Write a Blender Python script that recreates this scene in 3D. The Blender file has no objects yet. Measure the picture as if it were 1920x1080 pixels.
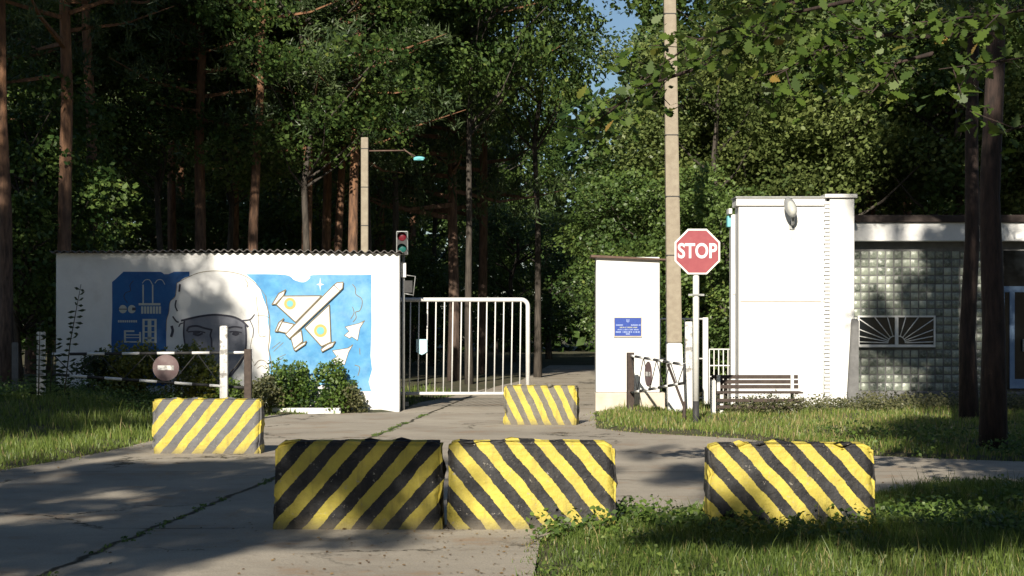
import bpy, bmesh, math, random
import numpy as np
from mathutils import Vector, Matrix
from mathutils.noise import noise as noise3
R = math.radians
random.seed(7); rng = np.random.default_rng(11)
S = bpy.context.scene; COL = S.collection
# ---------------------------------------------------------------- camera, world, sun, exposure
F = 3500.0; EYE = 1.65; HOR = 608.0
cd = bpy.data.cameras.new('camera'); cam = bpy.data.objects.new('camera', cd); COL.objects.link(cam)
cam.location = (0, 0, EYE); cam.rotation_euler = (R(90), 0, 0)
cd.sensor_width = 36; cd.lens = F / 1920 * 36; cd.shift_y = (HOR - 540) / 1920
cd.clip_start = .1; cd.clip_end = 2000
S.camera = cam
SUN_AZ, SUN_EL = R(10.5), R(27)
w = bpy.data.worlds.new('World'); S.world = w; w.use_nodes = True
nt = w.node_tree; bg = nt.nodes['Background']
sky = nt.nodes.new('ShaderNodeTexSky'); sky.sky_type = 'NISHITA'; sky.sun_disc = False
sky.sun_elevation = SUN_EL; sky.sun_rotation = math.pi + SUN_AZ; sky.air_density = 1.0; sky.dust_density = .4; sky.ozone_density = 3.5
nt.links.new(sky.outputs[0], bg.inputs[0]); bg.inputs[1].default_value = .05
sd = bpy.data.lights.new('sun', 'SUN'); sd.energy = 5.0; sd.angle = R(.53); sd.color = (1, .915, .78)
so = bpy.data.objects.new('sun', sd); COL.objects.link(so)
SD = Vector((math.sin(SUN_AZ) * math.cos(SUN_EL), math.cos(SUN_AZ) * math.cos(SUN_EL), -math.sin(SUN_EL)))
so.rotation_euler = SD.to_track_quat('-Z', 'Y').to_euler(); so.location = (-10, -40, 40)
S.view_settings.view_transform = 'Standard'; S.view_settings.look = 'None'; S.view_settings.gamma = 1
S.view_settings.exposure = .6
S.cycles.max_bounces = 5; S.cycles.diffuse_bounces = 3; S.cycles.transmission_bounces = 3
# ---------------------------------------------------------------- helpers
def W(px, py, Y): return Vector(((px - 960) / F * Y, Y, EYE - (py - HOR) / F * Y))
def X(px, Y): return (px - 960) / F * Y
def Z(py, Y): return EYE - (py - HOR) / F * Y

def tag(o, label=None, cat=None, group=None, kind=None):
    if label: o['label'] = label
    if cat: o['category'] = cat
    if group: o['group'] = group
    if kind: o['kind'] = kind
    return o
def thing(name, label, cat, loc=(0, 0, 0), rz=0, group=None):
    o = bpy.data.objects.new(name, None); COL.objects.link(o); o.location = loc; o.rotation_euler = (0, 0, rz)
    o.empty_display_size = .2
    return tag(o, label, cat, group)
def link(name, me, m=None, parent=None):
    o = bpy.data.objects.new(name, me); COL.objects.link(o)
    if m is not None:
        for k in (m if isinstance(m, (list, tuple)) else [m]): me.materials.append(k)
    if parent: o.parent = parent
    return o
def copy_tree(o, parent=None):
    c = o.copy(); COL.objects.link(c); c.parent = parent
    for ch in list(o.children): copy_tree(ch, c)
    return c

class MB:
    def __init__(s): s.bm = bmesh.new(); s.mi = 0
    def _f(s, fs):
        for f in fs: f.material_index = s.mi
    def box(s, x0, x1, y0, y1, z0, z1, bev=0, seg=1, M=None):
        vs = [s.bm.verts.new((x, y, z)) for z in (z0, z1) for y in (y0, y1) for x in (x0, x1)]
        fs = [s.bm.faces.new([vs[i] for i in q]) for q in ((0, 2, 3, 1), (4, 5, 7, 6), (0, 1, 5, 4), (2, 6, 7, 3), (0, 4, 6, 2), (1, 3, 7, 5))]
        s._f(fs)
        if M is not None: bmesh.ops.transform(s.bm, matrix=M, verts=vs)
        if bev:
            es = list({e for f in fs for e in f.edges})
            r = bmesh.ops.bevel(s.bm, geom=es, offset=bev, segments=seg, affect='EDGES', profile=.5)
            s._f(r['faces'])
        return s
    def tube(s, pts, r, n=8, cap=True):
        pts = [Vector(p) for p in pts]; rs = r if isinstance(r, (list, tuple)) else [r] * len(pts)
        rings = []
        for i, p in enumerate(pts):
            d = (pts[min(i + 1, len(pts) - 1)] - pts[max(i - 1, 0)]).normalized()
            a = d.orthogonal().normalized() if abs(d.z) < .95 else Vector((1, 0, 0)).cross(d).normalized()
            if i: # keep frames aligned
                a = (pa - d * pa.dot(d)).normalized()
            pa = a; b = d.cross(a)
            rings.append([s.bm.verts.new(p + (a * math.cos(t) + b * math.sin(t)) * rs[i]) for t in [2 * math.pi * k / n for k in range(n)]])
        fs = []
        for A, B in zip(rings, rings[1:]):
            for k in range(n): fs.append(s.bm.faces.new((A[k], A[(k + 1) % n], B[(k + 1) % n], B[k])))
        if cap: fs += [s.bm.faces.new(rings[0][::-1]), s.bm.faces.new(rings[-1])]
        for f in fs: f.smooth = n > 4
        s._f(fs); return s
    def prism(s, pts, d):            # polygon in any plane pushed by vector d
        a = [s.bm.verts.new(p) for p in pts]; b = [s.bm.verts.new(Vector(p) + Vector(d)) for p in pts]
        n = len(a); fs = [s.bm.faces.new(a), s.bm.faces.new(b[::-1])]
        fs += [s.bm.faces.new((a[k], b[k], b[(k + 1) % n], a[(k + 1) % n])) for k in range(n)]
        s._f(fs); return s
    def ell(s, c, r, n=16, m=10, M=None):
        g = bmesh.ops.create_uvsphere(s.bm, u_segments=n, v_segments=m, radius=1)
        mt = Matrix.Translation(c) @ (M if M is not None else Matrix()) @ Matrix.Diagonal((r[0], r[1], r[2], 1))
        bmesh.ops.transform(s.bm, matrix=mt, verts=g['verts'])
        fs = {f for v in g['verts'] for f in v.link_faces}
        for f in fs: f.smooth = True
        s._f(fs); return s
    def build(s, name, m, parent=None):
        bmesh.ops.recalc_face_normals(s.bm, faces=s.bm.faces)
        me = bpy.data.meshes.new(name); s.bm.to_mesh(me); s.bm.free()
        return link(name, me, m, parent)

def np_mesh(name, co, faces_flat, nper, tint=None):
    me = bpy.data.meshes.new(name)
    co = np.asarray(co, dtype=np.float32); nf = len(faces_flat) // nper
    me.vertices.add(len(co)); me.vertices.foreach_set('co', co.ravel())
    me.loops.add(len(faces_flat)); me.loops.foreach_set('vertex_index', np.asarray(faces_flat, dtype=np.int32))
    me.polygons.add(nf); me.polygons.foreach_set('loop_start', np.arange(0, nf * nper, nper, dtype=np.int32))
    try: me.polygons.foreach_set('loop_total', np.full(nf, nper, dtype=np.int32))
    except Exception: pass
    if tint is not None:
        a = me.attributes.new('tint', 'FLOAT', 'POINT'); a.data.foreach_set('value', np.asarray(tint, dtype=np.float32))
    me.update(); me.validate(); return me
def rand_unit(n):
    v = rng.normal(size=(n, 3)); return v / np.linalg.norm(v, axis=1, keepdims=True)
DIAMOND = np.array([(0, 0), (.36, .45), (0, 1), (-.36, .45)])
OAK = np.array([(0, 0), (.10, .12), (.07, .2), (.22, .3), (.14, .38), (.33, .52), (.22, .58), (.34, .74), (.2, .78), (.2, .92), (0, 1),
                (-.2, .92), (-.2, .78), (-.34, .74), (-.22, .58), (-.33, .52), (-.14, .38), (-.22, .3), (-.07, .2), (-.10, .12)])
def leaf_mesh(name, c, size, tint, shape=DIAMOND, up=.35, droop=.0, sizes=None, fold=.12):
    n = len(c); nor = rand_unit(n); nor[:, 2] = np.abs(nor[:, 2]) + up; nor[:, 1] -= .45; nor[:, 0] -= .1
    nor /= np.linalg.norm(nor, axis=1, keepdims=True)
    a = np.cross(nor, rand_unit(n)); a[:, 2] -= droop; a /= np.linalg.norm(a, axis=1, keepdims=True)
    b = np.cross(nor, a); sz = (size * rng.uniform(.65, 1.25, n) if sizes is None else sizes)[:, None, None]
    k = len(shape); P = c[:, None, :] + (a[:, None, :] * (shape[None, :, 1:2] - .5) + b[:, None, :] * shape[None, :, 0:1]) * sz \
        + nor[:, None, :] * (np.abs(shape[None, :, 0:1]) * fold) * sz
    return np_mesh(name, P.reshape(-1, 3), np.arange(n * k), k, np.repeat(tint, k))
# ---------------------------------------------------------------- materials
def newmat(name):
    m = bpy.data.materials.new(name); m.use_nodes = True; t = m.node_tree
    return m, t, t.nodes['Principled BSDF']
def N(t, kind, **kw):
    n = t.nodes.new('ShaderNode' + kind)
    for k, v in kw.items(): setattr(n, k, v)
    return n
def math_(t, op, a, b=None, c=None):
    n = N(t, 'Math', operation=op)
    for i, v in enumerate((a, b, c)):
        if v is None: continue
        if isinstance(v, (int, float)): n.inputs[i].default_value = v
        else: t.links.new(v, n.inputs[i])
    return n.outputs[0]
def mixc(t, f, a, b, mode='MIX'):
    n = N(t, 'Mix', data_type='RGBA', blend_type=mode)
    for i, v in ((0, f), (6, a), (7, b)):
        if isinstance(v, (int, float)): n.inputs[i].default_value = v
        elif isinstance(v, tuple): n.inputs[i].default_value = v + (1,) if len(v) == 3 else v
        else: t.links.new(v, n.inputs[i])
    return n.outputs[2]
def noise(t, scale, detail=4, vec=None, rough=.6, dim=None):
    n = N(t, 'TexNoise'); n.inputs['Scale'].default_value = scale; n.inputs['Detail'].default_value = detail; n.inputs['Roughness'].default_value = rough
    if vec is not None: t.links.new(vec, n.inputs['Vector'])
    return n.outputs[0]
def ramp(t, v, a, b):
    n = N(t, 'MapRange'); n.inputs[1].default_value = a; n.inputs[2].default_value = b; t.links.new(v, n.inputs[0]); return n.outputs[0]
def objco(t): return N(t, 'TexCoord').outputs['Object']
def bump(t, p, h, strength=.3, dist=.02):
    b = N(t, 'Bump'); b.inputs['Strength'].default_value = strength; b.inputs['Distance'].default_value = dist
    t.links.new(h, b.inputs['Height']); t.links.new(b.outputs[0], p.inputs['Normal'])
def M(name, c1, c2=None, scale=6, rough=.75, bmp=.2, metal=0, dirt=None, dirt_lo=.55, dirt_hi=.75, spec=.3, dist=.01):
    m, t, p = newmat(name); co = objco(t)
    col = mixc(t, ramp(t, noise(t, scale, 6, co), .3, .7), c1, c2 or tuple(x * .8 for x in c1))
    if dirt:
        col = mixc(t, math_(t, 'MULTIPLY', ramp(t, noise(t, scale * .37, 8, co, .7), dirt_lo, dirt_hi), .8), col, dirt)
    t.links.new(col, p.inputs['Base Color']); p.inputs['Roughness'].default_value = rough; p.inputs['Metallic'].default_value = metal
    p.inputs['Specular IOR Level'].default_value = spec
    if bmp: bump(t, p, noise(t, scale * 5, 5, co), bmp, dist)
    return m
def leafmat(name, dark, light, trans=.35, rough=.45, yellow=None):
    m, t, p = newmat(name); at = N(t, 'Attribute', attribute_name='tint').outputs['Fac']
    oi = N(t, 'ObjectInfo').outputs['Random']
    f = math_(t, 'ADD', at, math_(t, 'MULTIPLY', math_(t, 'SUBTRACT', oi, .5), .35))
    col = mixc(t, ramp(t, f, 0, 1), dark, light)
    if yellow: col = mixc(t, ramp(t, at, .93, .99), col, yellow)
    t.links.new(col, p.inputs['Base Color']); p.inputs['Roughness'].default_value = rough; p.inputs['Specular IOR Level'].default_value = .4
    tr = N(t, 'BsdfTranslucent'); t.links.new(mixc(t, .5, col, (.16, .24, .03)), tr.inputs[0])
    mx = N(t, 'MixShader'); mx.inputs[0].default_value = trans
    t.links.new(p.outputs[0], mx.inputs[1]); t.links.new(tr.outputs[0], mx.inputs[2])
    t.links.new(mx.outputs[0], t.nodes['Material Output'].inputs[0]); return m
MAT = dict(
    white=M('white_paint', (.77, .77, .76), (.7, .7, .68), 3, .85, .45, dirt=(.5, .48, .44), dirt_lo=.56, dirt_hi=.85),
    peel=M('peeling_white', (.74, .74, .72), (.66, .65, .62), 8, .85, .4, dirt=(.16, .15, .14), dirt_lo=.52, dirt_hi=.58),
    plinth=M('worn_plaster', (.5, .44, .35), (.62, .57, .48), 5, .9, .4),
    whitemetal=M('white_metal', (.74, .74, .72), (.64, .63, .6), 12, .5, .1, dirt=(.35, .25, .17), dirt_lo=.68, dirt_hi=.85),
    slate=M('corrugated_sheet', (.11, .1, .1), (.17, .16, .15), 9, .9, .3),
    roofdark=M('bitumen_roof', (.035, .027, .024), (.06, .045, .04), 9, .9, .3),
    brown=M('rusty_sheet', (.1, .06, .045), (.15, .1, .08), 12, .8, .2),
    concrete=M('pole_concrete', (.34, .3, .23), (.26, .22, .17), 9, .9, .5, dirt=(.24, .2, .15)),
    greyconc=M('grey_concrete', (.2, .2, .2), (.13, .13, .13), 7, .9, .5),
    black=M('black_paint', (.03, .03, .032), (.05, .05, .05), 10, .6, .2),
    bwood=M('dark_wood', (.045, .033, .028), (.08, .06, .05), 14, .7, .3),
    galv=M('grey_metal', (.4, .41, .4), (.28, .29, .29), 16, .45, .1, .4),
    turq=M('turquoise_metal', (.16, .5, .55), (.2, .55, .58), 10, .5, .1),
    oldred=M('weathered_red', (.13, .08, .085), (.17, .12, .12), 7, .6, .05, dirt=(.25, .22, .21), dirt_lo=.5, dirt_hi=.8),
    red=M('faded_red', (.27, .055, .07), (.33, .08, .09), 7, .5, .05, dirt=(.4, .18, .17), dirt_lo=.6, dirt_hi=.9),
    signwhite=M('sign_white', (.8, .8, .78), (.72, .72, .7), 7, .5, .05),
    redlens=M('red_lens', (.1, .005, .015), (.16, .01, .02), 20, .2, 0, spec=.8),
    greenlens=M('green_lens', (.01, .09, .08), (.015, .13, .11), 20, .2, 0, spec=.8),
    mblue=M('mural_blue', (.06, .22, .46), (.12, .36, .6), 3.2, .85, .4, dirt=(.26, .48, .66), dirt_lo=.42, dirt_hi=.72),
    mdeep=M('mural_deep_blue', (.025, .09, .26), (.03, .13, .34), 2.5, .85, .4, dirt=(.1, .2, .42), dirt_lo=.5, dirt_hi=.75),
    mline=M('mural_line', (.16, .13, .09), (.24, .2, .12), 9, .9, .1),
    mdark=M('mural_dark_line', (.05, .05, .07), (.08, .08, .1), 9, .9, .1),
    mface=M('mural_face', (.27, .28, .32), (.2, .21, .25), 5, .9, .4, dirt=(.14, .15, .19)),
    myellow=M('mural_yellow', (.52, .42, .13), (.42, .36, .16), 9, .9, .1),
    mcyan=M('mural_cyan', (.16, .45, .52), (.2, .5, .5), 9, .9, .1),
    board=M('blue_board', (.03, .06, .3), (.04, .09, .36), 30, .4, .0),
    boardtext=M('board_text', (.5, .6, .8), (.45, .55, .75), 30, .5, 0),
    boardyellow=M('board_yellow', (.6, .6, .3), (.5, .5, .25), 30, .5, 0),
    shield=M('shield_blue', (.45, .66, .72), (.4, .6, .7), 9, .6, 0),
    doorpaint=M('door_paint', (.2, .3, .45), (.16, .24, .38), 9, .5, .1),
    darkglass=M('dark_glass', (.012, .015, .018), (.008, .01, .012), 5, .15, 0, spec=.25),
    soil=M('planter_soil', (.08, .06, .04), (.05, .04, .03), 9, .95, .5),
    stem=M('weed_stem', (.05, .05, .025), (.07, .06, .03), 9, .8, .1),
    lampglass=M('lamp_glass', (.55, .55, .5), (.45, .46, .42), 9, .25, 0, spec=.7),
    leaf=leafmat('leaf_green', (.026, .058, .014), (.135, .2, .048), .22, yellow=(.35, .25, .05)),
    leaf2=leafmat('leaf_olive', (.035, .065, .018), (.2, .24, .07), .22),
    needle=leafmat('pine_needle', (.025, .05, .02), (.10, .14, .055), .2),
    oak=leafmat('oak_leaf', (.035, .07, .012), (.12, .18, .03), .35, yellow=(.3, .2, .05)),
    bushleaf=leafmat('bush_leaf', (.025, .06, .01), (.16, .24, .045), .3),
    yellowbush=leafmat('yellowing_leaf', (.05, .07, .012), (.24, .22, .03), .3),
    dryweed=leafmat('dry_weed', (.05, .06, .025), (.2, .19, .09), .3),
    darkweed=leafmat('dark_weed', (.02, .03, .012), (.05, .07, .02), .3),
    grass=leafmat('grass_blade', (.045, .085, .015), (.23, .3, .065), .35, yellow=(.36, .3, .13)),
    litter=leafmat('dry_litter', (.09, .05, .02), (.3, .2, .09), .1),
)
def pinebark():
    m, t, p = newmat('pine_bark'); co = objco(t); sx = N(t, 'SeparateXYZ'); t.links.new(co, sx.inputs[0])
    mp = N(t, 'Mapping'); mp.inputs[3].default_value = (1, 1, .22); t.links.new(co, mp.inputs[0])
    n1 = noise(t, 14, 6, mp.outputs[0])
    up = ramp(t, math_(t, 'ADD', sx.outputs[2], math_(t, 'MULTIPLY', n1, 3.0)), 2.5, 8)
    lo = mixc(t, ramp(t, n1, .35, .65), (.045, .03, .024), (.14, .1, .08)); hi = mixc(t, ramp(t, n1, .35, .7), (.1, .05, .028), (.27, .135, .065))
    t.links.new(mixc(t, up, lo, hi), p.inputs['Base Color']); p.inputs['Roughness'].default_value = .9
    bump(t, p, n1, .8, .04); return m
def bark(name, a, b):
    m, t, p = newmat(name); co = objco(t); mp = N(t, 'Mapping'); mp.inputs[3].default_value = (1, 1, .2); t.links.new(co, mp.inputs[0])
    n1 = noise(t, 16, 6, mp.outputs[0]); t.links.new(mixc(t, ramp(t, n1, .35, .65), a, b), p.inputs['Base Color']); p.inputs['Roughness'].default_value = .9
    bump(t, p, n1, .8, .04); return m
MAT['pinebark'] = pinebark(); MAT['bark'] = bark('grey_bark', (.03, .025, .02), (.09, .075, .06)); MAT['darkbark'] = bark('dark_bark', (.018, .012, .01), (.055, .034, .027))

def stripemat(name, period, slope, off, darkc, wob=.03):
    m, t, p = newmat(name); co = objco(t); sx = N(t, 'SeparateXYZ'); t.links.new(co, sx.inputs[0])
    u = math_(t, 'ADD', sx.outputs[0], math_(t, 'MULTIPLY', sx.outputs[2], slope))
    u = math_(t, 'ADD', u, math_(t, 'MULTIPLY', math_(t, 'SUBTRACT', noise(t, 3.5, 3, co), .5), wob * 2.2))
    u = math_(t, 'ADD', u, math_(t, 'MULTIPLY', math_(t, 'SUBTRACT', noise(t, 55, 3, co), .5), .022))
    u = math_(t, 'FRACT', math_(t, 'ADD', math_(t, 'DIVIDE', u, period), off))
    f = math_(t, 'GREATER_THAN', u, .5)
    n1 = noise(t, 9, 6, co); yel = mixc(t, ramp(t, n1, .3, .7), (.56, .47, .08), (.43, .35, .06))
    blk = mixc(t, ramp(t, n1, .3, .7), darkc, tuple(c * 1.5 for c in darkc))
    col = mixc(t, f, blk, yel)
    wear = ramp(t, noise(t, 22, 7, co, .75), .62, .66)
    fade = math_(t, 'MULTIPLY', ramp(t, noise(t, 2.6, 8, co, .75), .46, .72), .5)
    col = mixc(t, fade, col, mixc(t, f, (.1, .1, .1), (.34, .27, .07)))
    mpv = N(t, 'Mapping'); mpv.inputs[3].default_value = (9, 9, .8); t.links.new(co, mpv.inputs[0])
    col = mixc(t, math_(t, 'MULTIPLY', ramp(t, noise(t, 2.2, 5, mpv.outputs[0]), .52, .72), .35), col, (.09, .075, .05))
    chips = mixc(t, math_(t, 'MULTIPLY', wear, .85), col, (.34, .31, .26))
    grime = math_(t, 'MULTIPLY', math_(t, 'SUBTRACT', 1.0, ramp(t, math_(t, 'ADD', sx.outputs[2], math_(t, 'MULTIPLY', noise(t, 7, 5, co), .14)), .06, .18)), .75)
    t.links.new(mixc(t, grime, chips, (.13, .11, .08)), p.inputs['Base Color']); p.inputs['Roughness'].default_value = .62
    p.inputs['Specular IOR Level'].default_value = .3
    h = math_(t, 'ADD', noise(t, 30, 6, co), math_(t, 'MULTIPLY', noise(t, 6, 3, co), 1.5)); bump(t, p, h, .6, .02); return m

def glassblock():
    m, t, p = newmat('glass_block'); co = objco(t); at = N(t, 'Attribute', attribute_name='tint').outputs['Fac']
    n1 = noise(t, 22, 4, co)
    c = mixc(t, at, (.08, .1, .08), (.38, .42, .34)); c = mixc(t, math_(t, 'MULTIPLY', ramp(t, n1, .4, .75), .5), c, (.5, .53, .45))
    t.links.new(c, p.inputs['Base Color']); p.inputs['Roughness'].default_value = .28; p.inputs['Specular IOR Level'].default_value = .5
    bump(t, p, n1, .5, .02); return m
MAT['block'] = glassblock()

# ---------------------------------------------------------------- road outline and terrain
ROAD = [(-30, -10), (-30, 10), (-12, 15.5), (-7.5, 19.5), (-5.78, 21.1), (-5.45, 22.7), (-5.2, 24.9), (-5.05, 27.5), (-4.6, 31), (-4.4, 34.0), (-2.1, 35.2), (-2.0, 39),
        (-1.35, 43), (.2, 54), (1.5, 75), (4.5, 75), (2.8, 54), (2.1, 42), (1.75, 36.5), (1.53, 34.6), (1.34, 29.6), (1.9, 28.4), (3.3, 27), (3.92, 25.4), (4.54, 23.4), (6, 22.5), (9, 22),
        (30, 22), (30, 19), (8, 19.2), (4.67, 19.2), (3.7, 18.3), (2.7, 16.9), (1.74, 16.3), (.92, 15.9), (.4, 15.0), (.22, 14.4), (.14, 12.2), (0.2, 5), (-.5, -10)]
RP = np.array(ROAD, dtype=float)
def sdist(x, y):     # signed distance to the road outline, negative on the road
    x = np.asarray(x, float); y = np.asarray(y, float); d = np.full(x.shape, 1e9); ins = np.zeros(x.shape, bool)
    for i in range(len(RP)):
        a = RP[i]; b = RP[(i + 1) % len(RP)]; e = b - a; L = e @ e
        t = np.clip(((x - a[0]) * e[0] + (y - a[1]) * e[1]) / L, 0, 1)
        d = np.minimum(d, np.hypot(x - a[0] - t * e[0], y - a[1] - t * e[1]))
        c = ((a[1] > y) != (b[1] > y)); 
        with np.errstate(divide='ignore', invalid='ignore'):
            xi = a[0] + (y - a[1]) / (b[1] - a[1] + 1e-12) * (b[0] - a[0])
        ins ^= c & (x < xi)
    return np.where(ins, -d, d)
def sstep(v, a, b): t = np.clip((v - a) / (b - a), 0, 1); return t * t * (3 - 2 * t)
def hgt(x, y):
    x = np.asarray(x, float); y = np.asarray(y, float); d = sdist(x, y)
    h = -.05 + .08 * sstep(d, .0, .35)
    h = h + .36 * sstep(-x, 5.0, 7.8) * sstep(y, 24, 32) * sstep(d, .1, 2.0)
    h = h + (.02 * np.sin(x * 2.1 + y) + .02 * np.sin(y * 1.7 - x * .8)) * sstep(d, .2, 1)
    return h
ax = np.concatenate([np.linspace(-400, -31, 12), np.arange(-30, -12, 1.5), np.arange(-12, 12, .25), np.arange(12, 30, 1.5), np.linspace(31, 400, 12)])
ay = np.concatenate([np.linspace(-200, -11, 8), np.arange(-10, 10, 1.5), np.arange(10, 46, .25), np.arange(46, 80, 1.5), np.linspace(81, 700, 14)])
gx, gy = np.meshgrid(ax, ay); gz = hgt(gx, gy); nx, ny = len(ax), len(ay)
ii = (np.arange(ny - 1)[:, None] * nx + np.arange(nx - 1)[None, :]).ravel()
fc = np.stack([ii, ii + 1, ii + nx + 1, ii + nx], 1).ravel()
me = np_mesh('ground', np.stack([gx.ravel(), gy.ravel(), gz.ravel()], 1), fc, 4)
me.polygons.foreach_set('use_smooth', [True] * len(me.polygons))
def groundmat():
    m, t, p = newmat('forest_ground'); co = objco(t)
    c = mixc(t, ramp(t, noise(t, .9, 6, co), .35, .65), (.045, .055, .018), (.1, .085, .045))
    c = mixc(t, ramp(t, noise(t, 14, 6, co), .45, .75), c, (.05, .04, .025))
    t.links.new(c, p.inputs['Base Color']); p.inputs['Roughness'].default_value = .95; bump(t, p, noise(t, 20, 6, co), .6, .05); return m
tag(link('ground', me, groundmat()), kind='structure')
def roadmat():
    m, t, p = newmat('road_concrete'); co = objco(t); sx = N(t, 'SeparateXYZ'); t.links.new(co, sx.inputs[0]); x, y = sx.outputs[0], sx.outputs[1]
    c = mixc(t, ramp(t, noise(t, .55, 8, co, .65), .35, .68), (.43, .385, .315), (.29, .26, .215))
    c = mixc(t, math_(t, 'MULTIPLY', ramp(t, noise(t, 60, 4, co, .8), .5, .72), .7), c, (.14, .125, .105))
    c = mixc(t, math_(t, 'MULTIPLY', ramp(t, noise(t, 2.3, 8, co, .7), .58, .72), .5), c, (.2, .165, .125))
    c = mixc(t, math_(t, 'MULTIPLY', ramp(t, noise(t, 1.1, 9, co, .78), .54, .66), .6), c, (.34, .22, .13))
    u = math_(t, 'SUBTRACT', x, math_(t, 'MULTIPLY', y, .07))
    wob = math_(t, 'MULTIPLY', math_(t, 'SUBTRACT', noise(t, 1.6, 5, co), .5), .22)
    wob2 = math_(t, 'MULTIPLY', math_(t, 'SUBTRACT', noise(t, .9, 6, co), .5), .5)
    def line(v, w_): return math_(t, 'SUBTRACT', 1.0, ramp(t, math_(t, 'ABSOLUTE', v), w_ * .4, w_))
    l1 = line(math_(t, 'ADD', math_(t, 'ADD', u, 3.95), wob), .04)
    v = math_(t, 'SUBTRACT', math_(t, 'FRACT', math_(t, 'DIVIDE', math_(t, 'ADD', math_(t, 'SUBTRACT', y, .6), math_(t, 'MULTIPLY', wob, .5)), 5.8)), .5)
    l2 = math_(t, 'MULTIPLY', line(v, .005), ramp(t, noise(t, 1.1, 5, co), .42, .62))
    l3 = math_(t, 'MULTIPLY', line(math_(t, 'ADD', math_(t, 'SUBTRACT', y, math_(t, 'MULTIPLY', x, .9)), math_(t, 'ADD', wob2, -31.2)), .03), ramp(t, noise(t, .5, 2, co), .45, .55))
    vo = N(t, 'TexVoronoi', feature='DISTANCE_TO_EDGE'); vo.inputs['Scale'].default_value = .33
    dm = N(t, 'Vector' + 'Math', operation='ADD'); nn_ = N(t, 'TexNoise'); nn_.inputs['Scale'].default_value = 1.1; nn_.inputs['Detail'].default_value = 8; nn_.inputs['Roughness'].default_value = .7
    t.links.new(co, nn_.inputs['Vector']); sc_ = N(t, 'VectorMath', operation='SCALE'); t.links.new(nn_.outputs[1], sc_.inputs[0]); sc_.inputs['Scale'].default_value = 1.6
    t.links.new(co, dm.inputs[0]); t.links.new(sc_.outputs[0], dm.inputs[1]); t.links.new(dm.outputs[0], vo.inputs['Vector'])
    cr_ = math_(t, 'MULTIPLY', math_(t, 'SUBTRACT', 1.0, ramp(t, vo.outputs[0], .003, .012)), ramp(t, noise(t, .35, 2, co), .48, .56))
    ln = math_(t, 'MAXIMUM', math_(t, 'MAXIMUM', math_(t, 'MAXIMUM', l1, l2), l3), cr_)
    c = mixc(t, ln, c, (.05, .045, .03))
    t.links.new(c, p.inputs['Base Color']); p.inputs['Roughness'].default_value = .92; p.inputs['Specular IOR Level'].default_value = .2
    h = math_(t, 'SUBTRACT', math_(t, 'ADD', noise(t, 40, 6, co), math_(t, 'MULTIPLY', noise(t, 3, 4, co), 2)), math_(t, 'MULTIPLY', ln, 3.0))
    bump(t, p, h, .5, .015); return m
bm = bmesh.new(); f = bm.faces.new([bm.verts.new((x, y, .0)) for x, y in ROAD]); bmesh.ops.triangulate(bm, faces=[f])
me = bpy.data.meshes.new('road'); bm.to_mesh(me); bm.free()
o = link('road', me, roadmat()); tag(o, kind='structure')
if me.polygons[0].normal.z < 0: me.flip_normals()

# ---------------------------------------------------------------- white wall with the mural
WY = 35.6                         # front plane of the wall
wx0, wx1 = X(105, WY), X(749, WY); wt = Z(474, WY)
wall = thing('mural_wall', 'long white masonry wall painted with a helmeted pilot and jets, left of the gate', 'wall', (0, 0, 0))
MB().box(wx0, wx1, WY, WY + .35, -.1, wt, .012).build('wall', MAT['white'], wall)
mb = MB(); n = 500; top = []; yy0, yy1 = WY - .12, WY + .47
for j, (yy, dz) in enumerate(((yy0, 0), (yy1, -.02))):
    for k in range(n + 1):
        xx = wx0 - .1 + (wx1 - wx0 + .18) * k / n
        z = wt + .035 + .022 * math.sin(xx * 2 * math.pi / .145) + dz + .012 * math.sin(xx * .9); top.append(mb.bm.verts.new((xx, yy, z)))
bot = [mb.bm.verts.new(v.co - Vector((0, 0, .012))) for v in top]
for k in range(n):
    a, b, c, d = k, k + 1, n + 1 + k + 1, n + 1 + k
    mb.bm.faces.new((top[a], top[b], top[c], top[d])); mb.bm.faces.new((bot[d], bot[c], bot[b], bot[a])); mb.bm.faces.new((bot[a], bot[b], top[b], top[a]))
mb.build('roof_sheet', MAT['slate'], wall)
def P5(x, y): return (200 + x / 4.909, 490 + y / 4.909)
def P6(x, y): return (490 + x / 4.5, 500 + y / 4.5)
def P2(x, y): return (440 + x / 3.085, 440 + y / 3.085)
def mp(p, d): return Vector((X(p[0], WY), WY - d, Z(p[1], WY)))
def mpoly(mb, pts, d, th=.003): mb.prism([mp(p, d) for p in pts], (0, th, 0)); return mb
def mline(mb, pts, wd, d, th=.003, closed=False):
    pts = list(pts) + ([pts[0]] if closed else [])
    for a, b in zip(pts, pts[1:]):
        A, B = Vector(a), Vector(b); e = (B - A)
        if e.length < .01: continue
        e.normalize(); nn = Vector((-e.y, e.x)) * wd / 2; e *= wd * .3
        mpoly(mb, [A - e + nn, B + e + nn, B + e - nn, A - e - nn], d, th); d += .00006
    return mb
def curve(pts, n=6):                # catmull-rom
    P = [Vector(p) for p in pts]; P = [P[0]] + P + [P[-1]]; out = []
    for i in range(1, len(P) - 2):
        for k in range(n):
            t = k / n; a, b, c, d = P[i - 1:i + 3]
            out.append(tuple(.5 * ((2 * b) + (c - a) * t + (2 * a - 5 * b + 4 * c - d) * t * t + (3 * b - a - 3 * c + d) * t ** 3)))
    out.append(tuple(P[-2])); return out
mb = MB(); mpoly(mb, [P5(*p) for p in ((50, 190), (75, 170), (155, 95), (500, 97), (530, 118), (570, 118), (620, 96), (762, 95), (762, 135), (700, 160), (645, 205), (630, 320), (585, 370), (570, 470), (550, 540), (548, 700), (552, 1150), (50, 1150), (42, 700), (52, 450))], .003)
mb.build('mural_panel', MAT['mdeep'], wall)
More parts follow.
